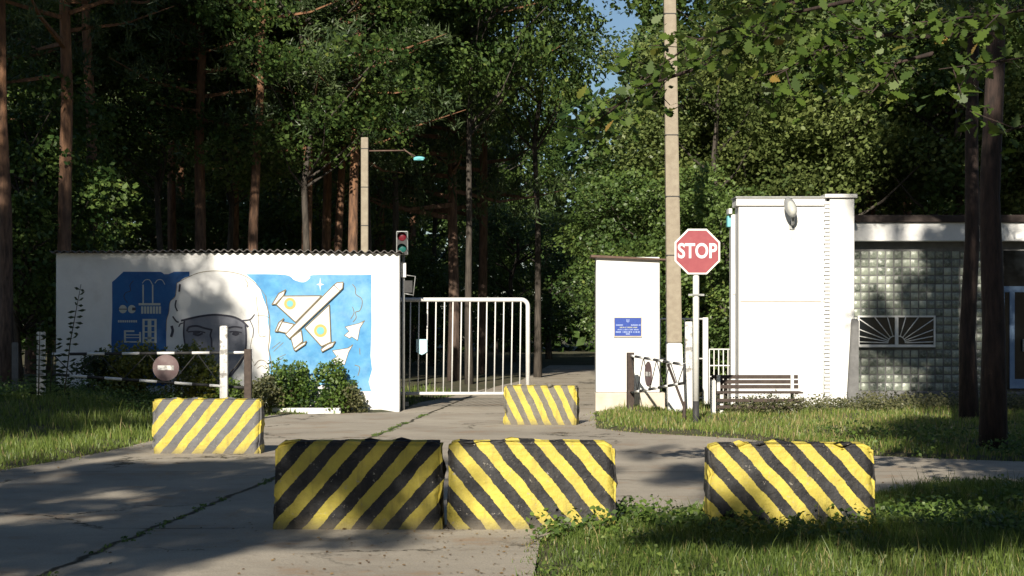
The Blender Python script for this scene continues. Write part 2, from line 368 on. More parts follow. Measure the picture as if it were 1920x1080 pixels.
mb = MB(); pr = curve([P2(*p) for p in ((65, 228), (290, 232), (345, 262), (400, 275), (435, 252), (455, 233), (640, 233))], 4) + [P2(*p) for p in ((790, 232), (792, 520), (786, 700), (795, 780), (775, 850), (790, 905), (640, 905), (520, 870), (210, 870), (200, 780), (198, 680), (210, 600), (190, 500), (190, 430), (165, 370), (150, 320), (120, 275))]
mpoly(mb, pr, .003); mb.build('mural_panel', MAT['mblue'], wall)
# pale factory drawing on the deep blue panel
mb = MB(); q = lambda x0, y0, x1, y1, d=.006: mpoly(mb, [P5(x0, y0), P5(x1, y0), P5(x1, y1), P5(x0, y1)], d)
q(295, 385, 495, 405); q(330, 215, 342, 385); q(418, 215, 430, 385)
for k in range(7): q(318 + k * 27, 415, 338 + k * 27, 482)
q(330, 530, 460, 545); q(330, 545, 350, 752); q(440, 545, 460, 752); q(350, 735, 440, 752); q(378, 545, 412, 735)
q(350, 590, 378, 602, ); q(412, 590, 440, 602); q(350, 645, 378, 655); q(412, 645, 440, 655); q(350, 700, 440, 712)
q(160, 635, 255, 650); q(160, 650, 178, 735); q(300, 650, 316, 735); q(178, 672, 300, 682); q(178, 698, 300, 706); q(160, 735, 316, 748)
for k in range(9): q(105 + k * 20, 542, 119 + k * 20, 562)
for cx in (150, 232): mpoly(mb, [P5(cx + 36 * math.cos(t), 440 + 38 * math.sin(t)) for t in [2 * math.pi * k / 20 for k in range(20)]], .006)
for cx in (375, 490): mline(mb, curve([P5(cx - 45, 200), P5(cx - 20, 172), P5(cx + 20, 172), P5(cx + 45, 212)]), 1.3, .006)
mb.build('mural_factory', M('mural_cream', (.5, .52, .46), (.42, .45, .42), 9, .9, .1), wall)
mb = MB(); mline(mb, [P5(110, 440), P5(190, 440)], 1.6, .009); q(235, 425, 268, 452, .009)
mline(mb, curve([P5(190, 380), P5(160, 330), P5(175, 290), P5(220, 270), P5(215, 220), P5(245, 180)]), 1.2, .006)
mb.build('mural_factory', MAT['mdark'], wall)
# helmeted face
mb = MB(); face = [P5(*p) for p in ((715, 545), (850, 512), (1000, 497), (1150, 510), (1240, 550), (1278, 590), (1285, 700), (1290, 860), (1225, 960), (1130, 1090), (900, 1150), (780, 960), (735, 820), (715, 700))]
mpoly(mb, face, .003); mb.build('mural_face', MAT['mface'], wall)
mb = MB()
for pts, wd in (
    (((690, 545), (850, 508), (1000, 492), (1150, 508), (1240, 545), (1300, 600)), 2.4), (((1278, 590), (1285, 700), (1275, 820), (1225, 950), (1130, 1060)), 2.2), (((715, 545), (710, 680), (735, 820), (780, 960)), 2.0),
    (((740, 640), (760, 605), (830, 595), (900, 615), (968, 630)), 2.4), (((968, 630), (955, 680), (965, 720), (968, 790)), 2.0), (((1125, 612), (1180, 602), (1245, 612)), 2.2),
    (((750, 650), (800, 645), (850, 645), (905, 655)), 1.6), (((800, 668), (840, 680), (880, 665)), 2.4), (((1135, 650), (1180, 645), (1240, 655)), 1.6), (((1160, 668), (1190, 678), (1215, 665)), 2.2),
    (((675, 215), (672, 245), (668, 275)), 2.2), (((640, 360), (632, 410), (650, 455)), 1.8), (((600, 600), (608, 640), (595, 690)), 3.2), (((610, 510), (640, 550), (660, 560)), 1.8),
    (((665, 600), (680, 575), (715, 565)), 1.4), (((1250, 545), (1320, 535), (1360, 490)), 1.6), (((1320, 545), (1350, 620), (1345, 700)), 1.1)):
    mline(mb, curve([P5(*p) for p in pts]), wd * 1.5, .0075)
for cx, cy, rx_, ry_ in ((828, 655, 34, 13), (1192, 655, 32, 13)): mpoly(mb, [P5(cx + rx_ * math.cos(t), cy + ry_ * math.sin(t)) for t in [2 * math.pi * k / 14 for k in range(14)]], .0068)
mb.build('mural_face_lines', MAT['mdark'], wall)
mb = MB()
for pts, wd in (
    (((645, 200), (740, 150), (850, 105), (980, 88), (1120, 95), (1250, 125), (1350, 185), (1420, 260), (1465, 320)), 1.0), (((1465, 320), (1480, 430), (1500, 520), (1500, 700), (1490, 800), (1510, 900), (1520, 1000)), 1.6),
    (((1380, 330), (1385, 420), (1400, 510), (1395, 600), (1410, 690), (1470, 685)), 1.0), (((1380, 500), (1450, 500), (1495, 520)), .8), (((1360, 960), (1400, 915), (1450, 915), (1490, 960), (1500, 1010)), 1.1), (((1385, 985), (1430, 960), (1470, 990)), 1.0),
    (((1340, 700), (1320, 830), (1350, 930)), .9), (((1270, 160), (1300, 205), (1290, 240)), 1.2), (((645, 205), (632, 320), (585, 372), (572, 470), (552, 540), (548, 640)), 1.0), (((1140, 1010), (1200, 960), (1250, 880)), 1.3)):
    mline(mb, curve([P5(*p) for p in pts]), wd, .0065)
mb.build('mural_helmet_lines', MAT['mline'], wall)
# big aircraft in low relief with two small jets
pl = [((510, 245), (185, 247), (128, 320), (290, 468)), ((575, 320), (588, 635), (510, 672), (368, 515)), ((280, 485), (178, 463), (135, 542), (216, 560)), ((338, 535), (350, 630), (275, 692), (252, 602)),
      ((207, 195), (150, 225), (92, 318), (122, 316), (190, 240)), ((625, 630), (560, 655), (505, 695), (515, 717), (600, 672)), ((190, 437), (150, 470), (118, 545), (138, 548)), ((382, 628), (330, 655), (275, 695), (290, 710), (370, 655))]
mb = MB(); d0 = .03
for k, p in enumerate(pl): mpoly(mb, [P6(*q_) for q_ in p], d0 + .001 * k, d0)
fus = ((612, 158), (640, 135), (692, 130), (688, 180), (665, 205), (240, 605), (206, 570)); mpoly(mb, [P6(*q_) for q_ in fus], .05, .05)
mb.build('mural_aircraft', MAT['white'], wall)
mb = MB()
for k, p in enumerate(pl): mline(mb, [P6(*q_) for q_ in p], 1.8, d0 + .011 + .0005 * k, .003, True)
mline(mb, [P6(*q_) for q_ in fus], 1.8, .0535, .003, True); mline(mb, [P6(612, 155), P6(668, 203)], 1.2, .0535)
for pts in (((770, 150), (795, 185), (798, 232), (845, 270), (850, 320), (830, 370), (795, 385), (800, 430), (775, 465)), ((770, 340), (782, 390), (755, 440)), ((830, 690), (832, 740)), ((790, 830), (830, 850), (815, 920))):
    mline(mb, curve([P6(*p) for p in pts]), 1.3, .0065)
for a, b in (((90, 690), (160, 635)), ((105, 715), (185, 640)), ((130, 775), (205, 740)), ((140, 790), (175, 775)), ((275, 885), (385, 800)), ((300, 880), (350, 840))): mline(mb, [P6(*a), P6(*b)], 1.0, .0065)
jets = (((872, 455), (825, 478), (708, 508), (742, 545), (700, 580), (745, 605), (762, 590), (812, 622), (832, 515)), ((772, 658), (728, 688), (600, 708), (637, 760), (590, 790), (628, 828), (657, 800), (702, 828), (736, 720)))
for j in jets: mline(mb, [P6(*p) for p in j], 1.1, .0095, .003, True)
mline(mb, [P6(860, 465), P6(740, 570)], .5, .0095); mline(mb, [P6(760, 668), P6(640, 780)], .5, .0095)
mb.build('mural_outline', MAT['mline'], wall)
mb = MB()
for j in jets: mpoly(mb, [P6(*p) for p in j], .006)
mpoly(mb, [P6(*p) for p in ((497, 90), (503, 142), (530, 150), (503, 158), (497, 205), (491, 158), (465, 150), (491, 142))], .006)
mb.build('mural_jet', MAT['white'], wall)
def disc(mb, c, r, d): mpoly(mb, [P6(c[0] + r * math.cos(t), c[1] + r * math.sin(t)) for t in [2 * math.pi * k / 24 for k in range(24)]], d)
mb = MB(); disc(mb, (243, 312), 50, d0 + .004); disc(mb, (500, 540), 55, d0 + .004); mb.build('mural_roundel', MAT['myellow'], wall)
mb = MB(); disc(mb, (243, 312), 27, d0 + .0075); disc(mb, (500, 540), 32, d0 + .0075); mb.build('mural_roundel', MAT['mcyan'], wall)

# ---------------------------------------------------------------- striped concrete barriers
def barrier(px0, px1, Y, label, period, slope, off, dark=(.014, .014, .015), rz=0, h=.7, group='striped concrete blocks across the road', lean=.06, taper=.02, cl=.06, cr=.06):
    L = (px1 - px0) / F * Y / math.cos(rz); cx = X((px0 + px1) / 2, Y)
    t = thing('concrete_barrier', label, 'barrier', (cx, Y + .22, 0), rz, group)
    mb = MB(); sub = 14; bm = mb.bm
    mb.box(-L / 2, L / 2, -.22, .22, -.06, h)
    bmesh.ops.subdivide_edges(bm, edges=list(bm.edges), cuts=15, use_grid_fill=True)
    for v in bm.verts:
        x, y, z = v.co; u = z / h
        s_ = 1 - (u * .42 if y < .5 else 0); y *= s_
        x *= 1 - taper * u
        cz = h - z; ex = abs(x) - (L / 2 - .1)
        cc = cl if x < 0 else cr
        if cz < .1 and ex > 0:
            z -= cc * (min(ex, .1) / .1) ** 2 * (1 - cz / .1)
        n_ = math.sin(x * 9 + y * 3) * math.sin(z * 11 + x * 3) * .004
        v.co = (x + math.sin(z * 14 + px0) * .004 * (abs(x) > L / 2 - .06), y + n_, z)
    bm.normal_update(); es = [e for e in bm.edges if len(e.link_faces) == 2 and e.calc_face_angle() > .7]
    r = bmesh.ops.bevel(bm, geom=es, offset=.022, segments=3, affect='EDGES'); bm.normal_update()
    sd_ = Vector((px0 * .37, 3.1, 1.7))
    for v in bm.verts:
        q_ = v.co * 1.0; e_ = (L / 2 - abs(v.co.x) < .05) + (h - v.co.z < .05) + (v.co.z < .09)
        a_ = noise3(q_ * 5 + sd_) * .007 + noise3(q_ * 18 + sd_) * .004
        if e_: a_ -= max(0, noise3(q_ * 11 + sd_ * 2) - .12) * .07
        n_ = v.normal.copy(); v.co += n_ * a_
    for f in bm.faces: f.smooth = True
    mb.build('block', stripemat('barrier_stripes', period, slope, off, dark), t)
    return t
barrier(511, 830, 15.0, 'striped concrete block in the foreground with stripes rising right, left one of the touching pair', .262, -.88, .24, cl=.055, cr=.01)
barrier(838, 1157, 15.0, 'striped concrete block in the foreground with stripes falling right, right one of the touching pair', .245, .84, .0, cl=.01, cr=.06)
barrier(1327, 1645, 14.75, 'striped concrete block standing alone in the grass edge at the right', .24, .88, -.22, cl=.03, cr=.055)
barrier(284, 488, 23.8, 'faded grey and yellow concrete block on the left road edge before the boom gate', .265, -.8, .2, (.10, .10, .105), h=.69, taper=-.0, cl=.005, cr=.005)
barrier(947, 1084, 30.6, 'small faded grey and yellow concrete block in the middle of the gateway', .225, .5, .1, (.12, .11, .09), rz=R(-9), h=.64, taper=0, cl=.005, cr=.005)

# ---------------------------------------------------------------- sliding gate
GY = 37.2
gt = thing('sliding_gate', 'tall white barred metal gate standing half across the road beside the mural wall', 'gate', (X(752, GY), GY, 0))
gx1 = X(993, GY) - X(752, GY); zt, zb = Z(562, GY), Z(738, GY)
c = .13; mb = MB()
arc = [(gx1 - .035 - c + c * math.sin(a), 0, zt - c + c * math.cos(a)) for a in [R(90) * k / 6 for k in range(7)]]
mb.tube([(-.25, 0, zt)] + arc + [(gx1 - .035, 0, .06)], .044, 10); mb.tube([(-.25, 0, zb), (gx1 - .06, 0, zb)], .035, 8)
mb.build('frame', MAT['whitemetal'], gt)
for k in range(14):
    x = X(769 + k * 15.9, GY) - X(752, GY); MB().tube([(x + .01, 0, zt - .03), (x - .015, 0, zb + .02)], .014, 6).build('bar', MAT['whitemetal'], gt)
pts = [(-.11, .17), (.11, .17), (.11, -.08), (.05, -.12), (0, -.14), (-.05, -.12), (-.11, -.08)]
mb = MB(); c0 = W(791, 652, GY) - gt.location
mb.prism([Vector((c0.x + a, -.055, c0.z + b)) for a, b in pts], (0, .01, 0)); mb.build('shield_emblem', MAT['shield'], gt)
mb = MB(); mb.box(-.03, .03, -.05, .05, -.03, 0.05).build('roller', MAT['galv'], gt).location = (.12, 0, .05)
mb = MB(); mb.box(-.32, -.12, -.05, .2, -.1, 2.55, .008).build('gate_post', MAT['galv'], gt)
# ---------------------------------------------------------------- pylon with the blue board
PY = 35.6
py_ = thing('gate_pillar', 'broad white pillar with a thin brown cap, right of the gateway', 'pillar')
MB().box(X(1118, PY), X(1237, PY), PY, PY + .5, .35, Z(482, PY), .012).build('wall', MAT['white'], py_)
MB().box(X(1118, PY) - .015, X(1237, PY) + .1, PY - .02, PY + .52, -.1, .345, .01).build('plinth', MAT['plinth'], py_)
mb = MB(); mb.prism([Vector((X(1108, PY), PY - .1, Z(478, PY))), Vector((X(1240, PY), PY - .1, Z(485, PY))), Vector((X(1268, PY), PY - .1, Z(486, PY))), Vector((X(1268, PY), PY - .1, Z(489, PY))), Vector((X(1108, PY), PY - .1, Z(482.5, PY)))], (0, .7, 0)); mb.build('cap_sheet', MAT['brown'], py_)
bx0, bx1, bz0, bz1 = X(1152, PY), X(1202, PY), Z(630, PY), Z(596, PY)
bd = thing('notice_board', 'small blue enamel board with pale lettering on the white pillar', 'sign')
mb = MB(); mb.box(bx0, bx1, PY - .03, PY - .001, bz0, bz1, .004).build('panel', MAT['board'], bd)
mb = MB(); e = .016
for a in ((bx0 - e, bx1 + e, bz1, bz1 + e), (bx0 - e, bx1 + e, bz0 - e, bz0), (bx0 - e, bx0, bz0, bz1), (bx1, bx1 + e, bz0, bz1)): mb.box(a[0], a[1], PY - .035, PY - .001, a[2], a[3])
mb.build('frame', MAT['plinth'], bd)
def words(x0, x1, z, hh):
    mb = MB(); x = x0; r = random.Random(int(z * 1000))
    while x < x1:
        for _ in range(r.randint(4, 8)):
            if x > x1: break
            wd = hh * .55; s_ = hh * .16
            mb.box(x, x + s_, PY - .034, PY - .03, z, z + hh)
            if r.random() < .7: mb.box(x + wd - s_, x + wd, PY - .034, PY - .03, z, z + hh)
            if r.random() < .8: mb.box(x + s_, x + wd - s_, PY - .0338, PY - .03, z + hh * r.choice((0, .42, .84)), z + hh * r.choice((0, .42, .84)) + s_) if False else mb.box(x + s_ + .0005, x + wd - s_ - .0005, PY - .034, PY - .03, z + hh * .42, z + hh * .58)
            x += wd * 1.35
        x += hh * .6
    return mb
bw = bx1 - bx0
for row, (a, b, hh) in enumerate(((.06, .3, .03), (.62, .95, .03), (.2, .82, .03), (.12, .9, .024), (.05, .96, .036), (.43, .57, .03))):
    zz = bz1 - (.15, .15, .195, .235, .285, .32)[row]
    words(bx0 + bw * a, bx0 + bw * b, zz, hh * .85).build('lettering', MAT['boardyellow' if row == 2 else 'boardtext'], bd)
mb = MB(); cx = (bx0 + bx1) / 2
for dx in (-.022, 0, .022): mb.box(cx + dx - .003, cx + dx + .003, PY - .034, PY - .03, bz1 - .075, bz1 - .025)
mb.box(cx - .019, cx + .019, PY - .0345, PY - .03, bz1 - .08, bz1 - .0755); mb.build('emblem', MAT['boardtext'], bd)

# ---------------------------------------------------------------- poles and signs
LY = 34.6
po = thing('utility_pole', 'tall tapering concrete pole with a whitewashed foot beside the stop sign', 'pole', (X(1264, LY), LY, 0))
def sq(mb, z0, z1, w0, w1, x0=0, x1=0):
    a = [mb.bm.verts.new((x0 + sx_ * w0, sy * w0, z0)) for sx_, sy in ((-1, -1), (1, -1), (1, 1), (-1, 1))]; b = [mb.bm.verts.new((x1 + sx_ * w1, sy * w1, z1)) for sx_, sy in ((-1, -1), (1, -1), (1, 1), (-1, 1))]
    fs = [mb.bm.faces.new((a[k], a[(k + 1) % 4], b[(k + 1) % 4], b[k])) for k in range(4)] + [mb.bm.faces.new(b), mb.bm.faces.new(a[::-1])]
    bmesh.ops.bevel(mb.bm, geom=[e for e in {e for f in fs for e in f.edges}], offset=.018, segments=2, affect='EDGES')
zw = Z(643, LY); mb = MB(); sq(mb, zw, 10.5, .135, .095, 0, -.12); mb.build('shaft', MAT['concrete'], po)
mb = MB(); sq(mb, -.2, zw - .002, .155, .139, .035, 0); mb.build('painted_foot', MAT['white'], po)
for k, pyy in enumerate((28, 138, 255, 370, 480)):
    mb = MB()
    z = Z(pyy, LY); wv = .139 - .04 * (z - zw) / 9.3; xo = -.12 * (z - zw) / 9.3
    mb.box(xo - wv, xo + wv, -wv, wv, z, z + .02)
    mb.build('strap', MAT['black'], po)
# stop sign
TY = 30.6
ss = thing('stop_sign', 'red octagonal STOP sign on a white pole with black foot', 'road sign', (X(1305, TY), TY, 0))
zc = Z(472, TY); rr = .372 / math.cos(R(22.5))
octa = lambda r, d: [Vector((r * math.cos(R(22.5 + 45 * k)) + .015, d, zc + r * math.sin(R(22.5 + 45 * k)))) for k in range(8)]
MB().prism(octa(rr, -.075), (0, .012, 0)).build('plate', MAT['signwhite'], ss)
MB().prism(octa(rr * .925, -.079), (0, .004, 0)).build('red_field', MAT['red'], ss)
def text_mesh(txt, size, name, m, parent, loc, fw=1, off=0.0, ext=.002):
    cu = bpy.data.curves.new(name, 'FONT'); cu.body = txt; cu.size = size; cu.align_x = 'CENTER'; cu.align_y = 'CENTER'; cu.extrude = ext; cu.offset = off
    to = bpy.data.objects.new('tmp', cu); COL.objects.link(to); bpy.context.view_layer.update()
    me = bpy.data.meshes.new_from_object(to); COL.objects.unlink(to); bpy.data.objects.remove(to)
    o = link(name, me, m, parent); me.materials.clear(); me.materials.append(m); o.location = loc; o.rotation_euler = (R(90), 0, 0); o.scale = (fw, 1, 1); return o
text_mesh('STOP', .335, 'lettering', MAT['signwhite'], ss, (.012, -.082, zc), .8, .008)
MB().tube([(0, 0, Z(752, TY)), (0, 0, zc + .3)], .052, 14).build('pole', MAT['whitemetal'], ss)
MB().tube([(0, 0, -.2), (0, 0, Z(752, TY) - .001)], .053, 14).build('pole_foot', MAT['black'], ss)
mb = MB(); zz = Z(553, TY); mb.box(-.13, .13, -.062, -.05, zz - .016, zz + .016).box(-.07, .07, -.07, .07, zz - .01, zz + .01, .003).build('clamp', MAT['galv'], ss)
# lamp pole behind the wall
BY = 44.0
lp = thing('street_lamp', 'slender concrete lamp pole with a thin arm and turquoise lamp behind the mural wall', 'street lamp', (X(684, BY), BY, 0))
MB().box(-.085, .085, -.085, .085, -.2, Z(258, BY), .012).build('shaft', MAT['concrete'], lp)
mb = MB(); zz = Z(283, BY)
for pyy in (280, 352, 424): MB().box(-.089, .089, -.089, .089, Z(pyy, BY), Z(pyy, BY) + .02).build('strap', MAT['black'], lp)
ex = X(757, BY) - lp.location.x
MB().tube([(.08, 0, zz), (ex, 0, zz + .01)], .017, 6).tube([(ex, 0, zz + .05), (ex + .25, 0, zz - .16)], .012, 6).tube([(ex + .02, 0, zz + .01), (ex + .27, 0, zz - .12)], .012, 6).build('arm', MAT['brown'], lp)
lx = X(786, BY) - lp.location.x; lz = Z(297, BY)
mb = MB(); mb.ell((lx, 0, lz), (.14, .09, .05)).box(lx - .13, lx + .11, -.07, .07, lz - .05, lz - .01, .015).build('lamp_head', MAT['turq'], lp)
# traffic light
tl = thing('traffic_light', 'two lens traffic light above the end of the mural wall', 'traffic light', (X(754, 35.9), 35.95, 0))
z0, z1 = Z(478, 35.9), Z(433, 35.9)
mb = MB(); mb.box(-.115, .115, -.07, .09, z0, z1, .02, 2); mb.build('housing', MAT['galv'], tl)
mb = MB(); mb.box(-.095, .095, -.076, -.069, z0 + .015, z1 - .015).build('front_plate', MAT['black'], tl)
for z, mm in ((Z(444, 35.9), 'redlens'), (Z(466, 35.9), 'greenlens')):
    g = MB(); g.ell((0, -.075, z), (.083, .022, .083)); lo = g.build('lens', MAT[mm], tl)
    g = MB(); prev = None
    vs = [[g.bm.verts.new((.09 * math.cos(a), y_, z + .09 * math.sin(a))) for a in [R(-10 + 200 * k / 14) for k in range(15)]] for y_ in (-.075, -.2)]
    for k in range(14): g.bm.faces.new((vs[0][k], vs[0][k + 1], vs[1][k + 1], vs[1][k]))
    g.build('visor', MAT['black'], lo)
mb = MB(); mb.tube([(.02, .02, -.1), (.02, .02, z0)], .03, 8).build('pole', MAT['galv'], tl)
mb = MB(); mb.box(-.02, .075, -.05, -.015, Z(520, 35.9), Z(492, 35.9), .004).build('junction_box', MAT['whitemetal'], tl)
zq = Z(516, 35.9); mb = MB(); mb.tube([(.06, 0, zq + .04), (.08, 0, zq), (.25, 0, zq - .02), (.21, 0, zq - .4)], .01, 6).tube([(.02, 0, zq - .35), (.21, 0, zq - .38)], .01, 6).build('bracket', MAT['galv'], tl)
mb = MB(); mb.box(.03, .2, -.01, .1, zq - .34, zq - .1, .01).build('control_box', MAT['black'], tl)

# ---------------------------------------------------------------- boom gates
def striprail(p0, p1, n, r, parent, first=0):
    p0, p1 = Vector(p0), Vector(p1); mb = MB()
    for k in range(n):
        mb.mi = (k + first) % 2; mb.tube([p0.lerp(p1, k / n), p0.lerp(p1, (k + 1) / n)], r, 8)
    return mb.build('rail', [MAT['black'], MAT['signwhite']], parent)
def boom(name, label, loc, rz, L, zU0, zU1, zL0, zL1, signx, group):
    t = thing(name, label, 'boom gate', loc, rz, group)            # hinge post at x=0, tip at x=L
    MB().box(-.06, .06, -.06, .06, -.3, zU0 + .06, .006).build('post', MAT['bwood'], t)
    striprail((0.06, 0, zU0), (L, 0, zU1), 11, .025, t, 1); striprail((0.06, 0, zL0), (L, 0, zL1), 11, .025, t, 0)
    MB().tube([(L, 0, zU1 + .02), (L, 0, zL1 - .02)], .022, 8).build('end_bar', MAT['black'], t)
    mb = MB(); n = 4
    for k in range(n):
        a, b = k / n, (k + .5) / n, ; c_ = (k + 1) / n
        U = lambda u: (L * u + .04, 0, zU0 + (zU1 - zU0) * u); Lo = lambda u: (L * u + .04, 0, zL0 + (zL1 - zL0) * u)
        mb.tube([U(a), Lo(b)], .009, 5); mb.tube([Lo(b), U(min(c_, .985))], .009, 5)
    mb.build('bracing', MAT['black'], t)
    su = signx / L; zc = ((zU0 + (zU1 - zU0) * su) + (zL0 + (zL1 - zL0) * su)) / 2
    mb = MB(); mb.prism([Vector((signx + .225 * math.cos(a), -.05, zc + .225 * math.sin(a))) for a in [2 * math.pi * k / 28 for k in range(28)]], (0, .012, 0)); d = mb.build('no_entry_disc', MAT['oldred'], t)
    mb = MB(); mb.box(signx - .14, signx + .14, -.056, -.0505, zc - .04, zc + .04).build('white_bar', MAT['peel'], d)
    return t
lb = boom('boom_gate', 'black and white boom gate with a round sign on the left verge before the mural', (X(465, 32), 32, .0), math.pi, X(465, 32) - X(98, 32), Z(661, 32), Z(664, 32), Z(727, 32), Z(702, 32), X(465, 32) - X(312, 32), 'boom gates')
# the left gate is turned round, so its disc hangs on the side facing the road
for ch in lb.children:
    if ch.name.startswith('no_entry'): ch.location = (0, .09, 0); ch.rotation_euler = (0, 0, 0); ch.scale = (1, 1, 1)
for ch in [c for c in lb.children if c.name.startswith('no_entry')]:
    for g in ch.children: g.location = (0, .017, 0)
rt = Vector((X(1283, 31.4), 31.4)); rp = Vector((X(1182, 34.7), 34.7)); dv = rt - rp
rb = boom('boom_gate', 'open boom gate swung toward the road before the white pillar, seen almost end on', (rp.x, rp.y, 0), math.atan2(dv.y, dv.x), dv.length, Z(667, 34.7), Z(684, 31.4), Z(736, 34.7), Z(718, 31.4), dv.length * .4, 'boom gates')
mb = MB(); L = dv.length; mb.tube([(L, 0, .35), (L, 0, -.1)], .03, 6).tube([(L * .72, 0, .95), (L, 0, .25)], .025, 6).build('support_leg', MAT['bwood'], rb)
def wpost(px, Y, ptop, label, w_=.065, m='peel', lean=0, base=0, name='concrete_post'):
    t = MB(); t.box(-w_, w_, -w_, w_, -.3, 0, 0); 
    for v in t.bm.verts:
        if v.co.z > -.1: v.co.z = Z(ptop, Y) - base; v.co.x = v.co.x * .95 + lean
    bmesh.ops.bevel(t.bm, geom=list(t.bm.edges), offset=.01, segments=2, affect='EDGES')
    o = t.build(name, MAT[m]); o.location = (X(px, Y), Y, base); tag(o, label, 'post'); return o
wpost(420, 31.7, 611, 'white square concrete post at the hinge end of the left boom gate')
wpost(77, 31.6, 622, 'white square concrete post with weeds at the far left of the verge')
wpost(28, 33, 642, 'short grey concrete post at the left edge of the verge', .05, 'greyconc')
o = wpost(1291, 35.3, 603, 'white post with a rusty top between the utility pole and stop sign', .07)
o = wpost(1337, 33.4, 712, 'short white post standing at the left end of the bench', .045)

# ---------------------------------------------------------------- pedestrian gate and low fence
FY = 38.0
pg = thing('pedestrian_gate', 'narrow white barred gate behind the utility pole', 'gate')
x0, x1 = X(1238, FY), X(1322, FY); zt = Z(598, FY)
mb = MB(); mb.tube([(x0, FY, zt), (x1, FY, zt)], .02, 6).tube([(x0, FY, .15), (x1, FY, .15)], .02, 6).tube([(x0, FY, .95), (x1, FY, .95)], .016, 6).build('frame', MAT['whitemetal'], pg)
k = 0; x = x0
while x < x1 - .05:
    MB().tube([(x, FY, .15), (x, FY, zt)], .014, 6).build('bar', MAT['whitemetal'], pg); x += .125
MB().box(x1 - .05, x1 + .06, FY - .05, FY + .05, -.1, zt + .03, .008).build('gate_post', MAT['whitemetal'], pg)
lf = thing('low_fence', 'low white barred fence between the narrow gate and the gatehouse', 'fence')
x0, x1 = X(1330, FY), X(1392, FY); z0, z1 = Z(706, FY), Z(655, FY)
mb = MB()
for z in (z0, z1, (z0 * .6 + z1 * .4)): mb.tube([(x0, FY, z), (x1, FY, z)], .015, 6)
mb.build('rail', MAT['whitemetal'], lf)
x = x0
while x < x1: MB().tube([(x, FY, -.05), (x, FY, z1)], .012, 6).build('bar', MAT['whitemetal'], lf); x += .095

# ---------------------------------------------------------------- gatehouse
HY = 36.3
gh = thing('gatehouse', 'white flat roofed gatehouse with a glass block wing at the right', 'building')
a0, a1 = X(1385, HY), X(1549, HY); zt = Z(368, HY)
MB().box(a0, a1, HY, HY + .6, -.1, zt - .19, .01).build('wall', MAT['white'], gh)
MB().box(a0 - .05, a1, HY - .05, HY + .65, zt - .188, zt - .04, .008).build('parapet', MAT['white'], gh)
MB().box(a0 - .07, a1 + .0, HY - .08, HY + .68, zt - .038, zt - .005, .006).build('roof_flashing', MAT['galv'], gh)
MB().box(X(1371, HY + .6), 5.2, HY + .602, HY + .9, -.1, Z(402, HY + .6), .01).build('side_wall', MAT['white'], gh)
MB().box(X(1366, HY + .6), a0 - .06, HY + .55, HY + .95, Z(401, HY + .6), Z(391, HY + .6), .006).build('side_parapet', MAT['white'], gh)
MB().box(X(1364, HY + .7), X(1372, HY + .7), HY + .7, HY + .95, Z(425, HY + .6), Z(404, HY + .6), .01).build('meter_box', MAT['turq'], gh)
QY = HY - .12
MB().box(5.25, 6.5, HY + .902, HY + 7, -.1, 3.2, .01).build('rear_wall', MAT['white'], gh)
# pilaster with toothed brick edge on its left
mb = MB(); p0, p1 = X(1556, QY), X(1602, QY); mb.box(p0, p1, QY, QY + 2.5, -.1, Z(372, QY), .01)
mb.build('pilaster', MAT['white'], gh)
mb = MB(); z = 0.02; k = 0
while z < Z(374, QY) - .07:
    dx = .014 if k % 2 else .0; mb.box(X(1549, QY) - .03 + dx, p0 - .001, QY + .03, QY + .5, z, z + .062, .008); z += .076; k += 1
mb.build('toothed_brick_edge', MAT['white'], gh)
MB().box(p0 - .1, p1 + .05, QY - .06, QY + 2.5, Z(371, QY), Z(364, QY), .006).build('pilaster_cap', MAT['whitemetal'], gh)
mb = MB(); zz = Z(565, HY); mb.box(a0 + .03, X(1545, HY), HY - .022, HY - .001, zz - .006, zz + .006); mb.build('ledge', MAT['plinth'], gh)
mb = MB(); xx = X(1545, HY); mb.tube([(xx - .05, HY - .02, zz), (xx, HY - .02, zz - .08), (xx - .01, HY - .02, .1)], .014, 6).build('conduit', MAT['signwhite'], gh)
mb = MB(); mb.box(X(1371.5, HY + .6) + .02, X(1384, HY + .6), HY + .575, HY + .599, Z(552, HY + .6), Z(506, HY + .6), .004).build('hatch', MAT['signwhite'], gh)
VY = 37.5; g0, g1 = 6.55, 14.0
MB().box(g0, g1, VY - .25, VY + 5.4, Z(452, VY - .25), Z(417, VY - .25), .01).build('fascia', MAT['white'], gh)
MB().box(g0 + .12, g1, VY - .32, VY + 5.5, Z(416.5, VY - .3), Z(403, VY - .3), .01).build('roof_edge', MAT['roofdark'], gh)
MB().box(g0, g1, VY + .06, VY + .3, -.1, Z(453, VY), 0).build('glazing_frame', MAT['greyconc'], gh)
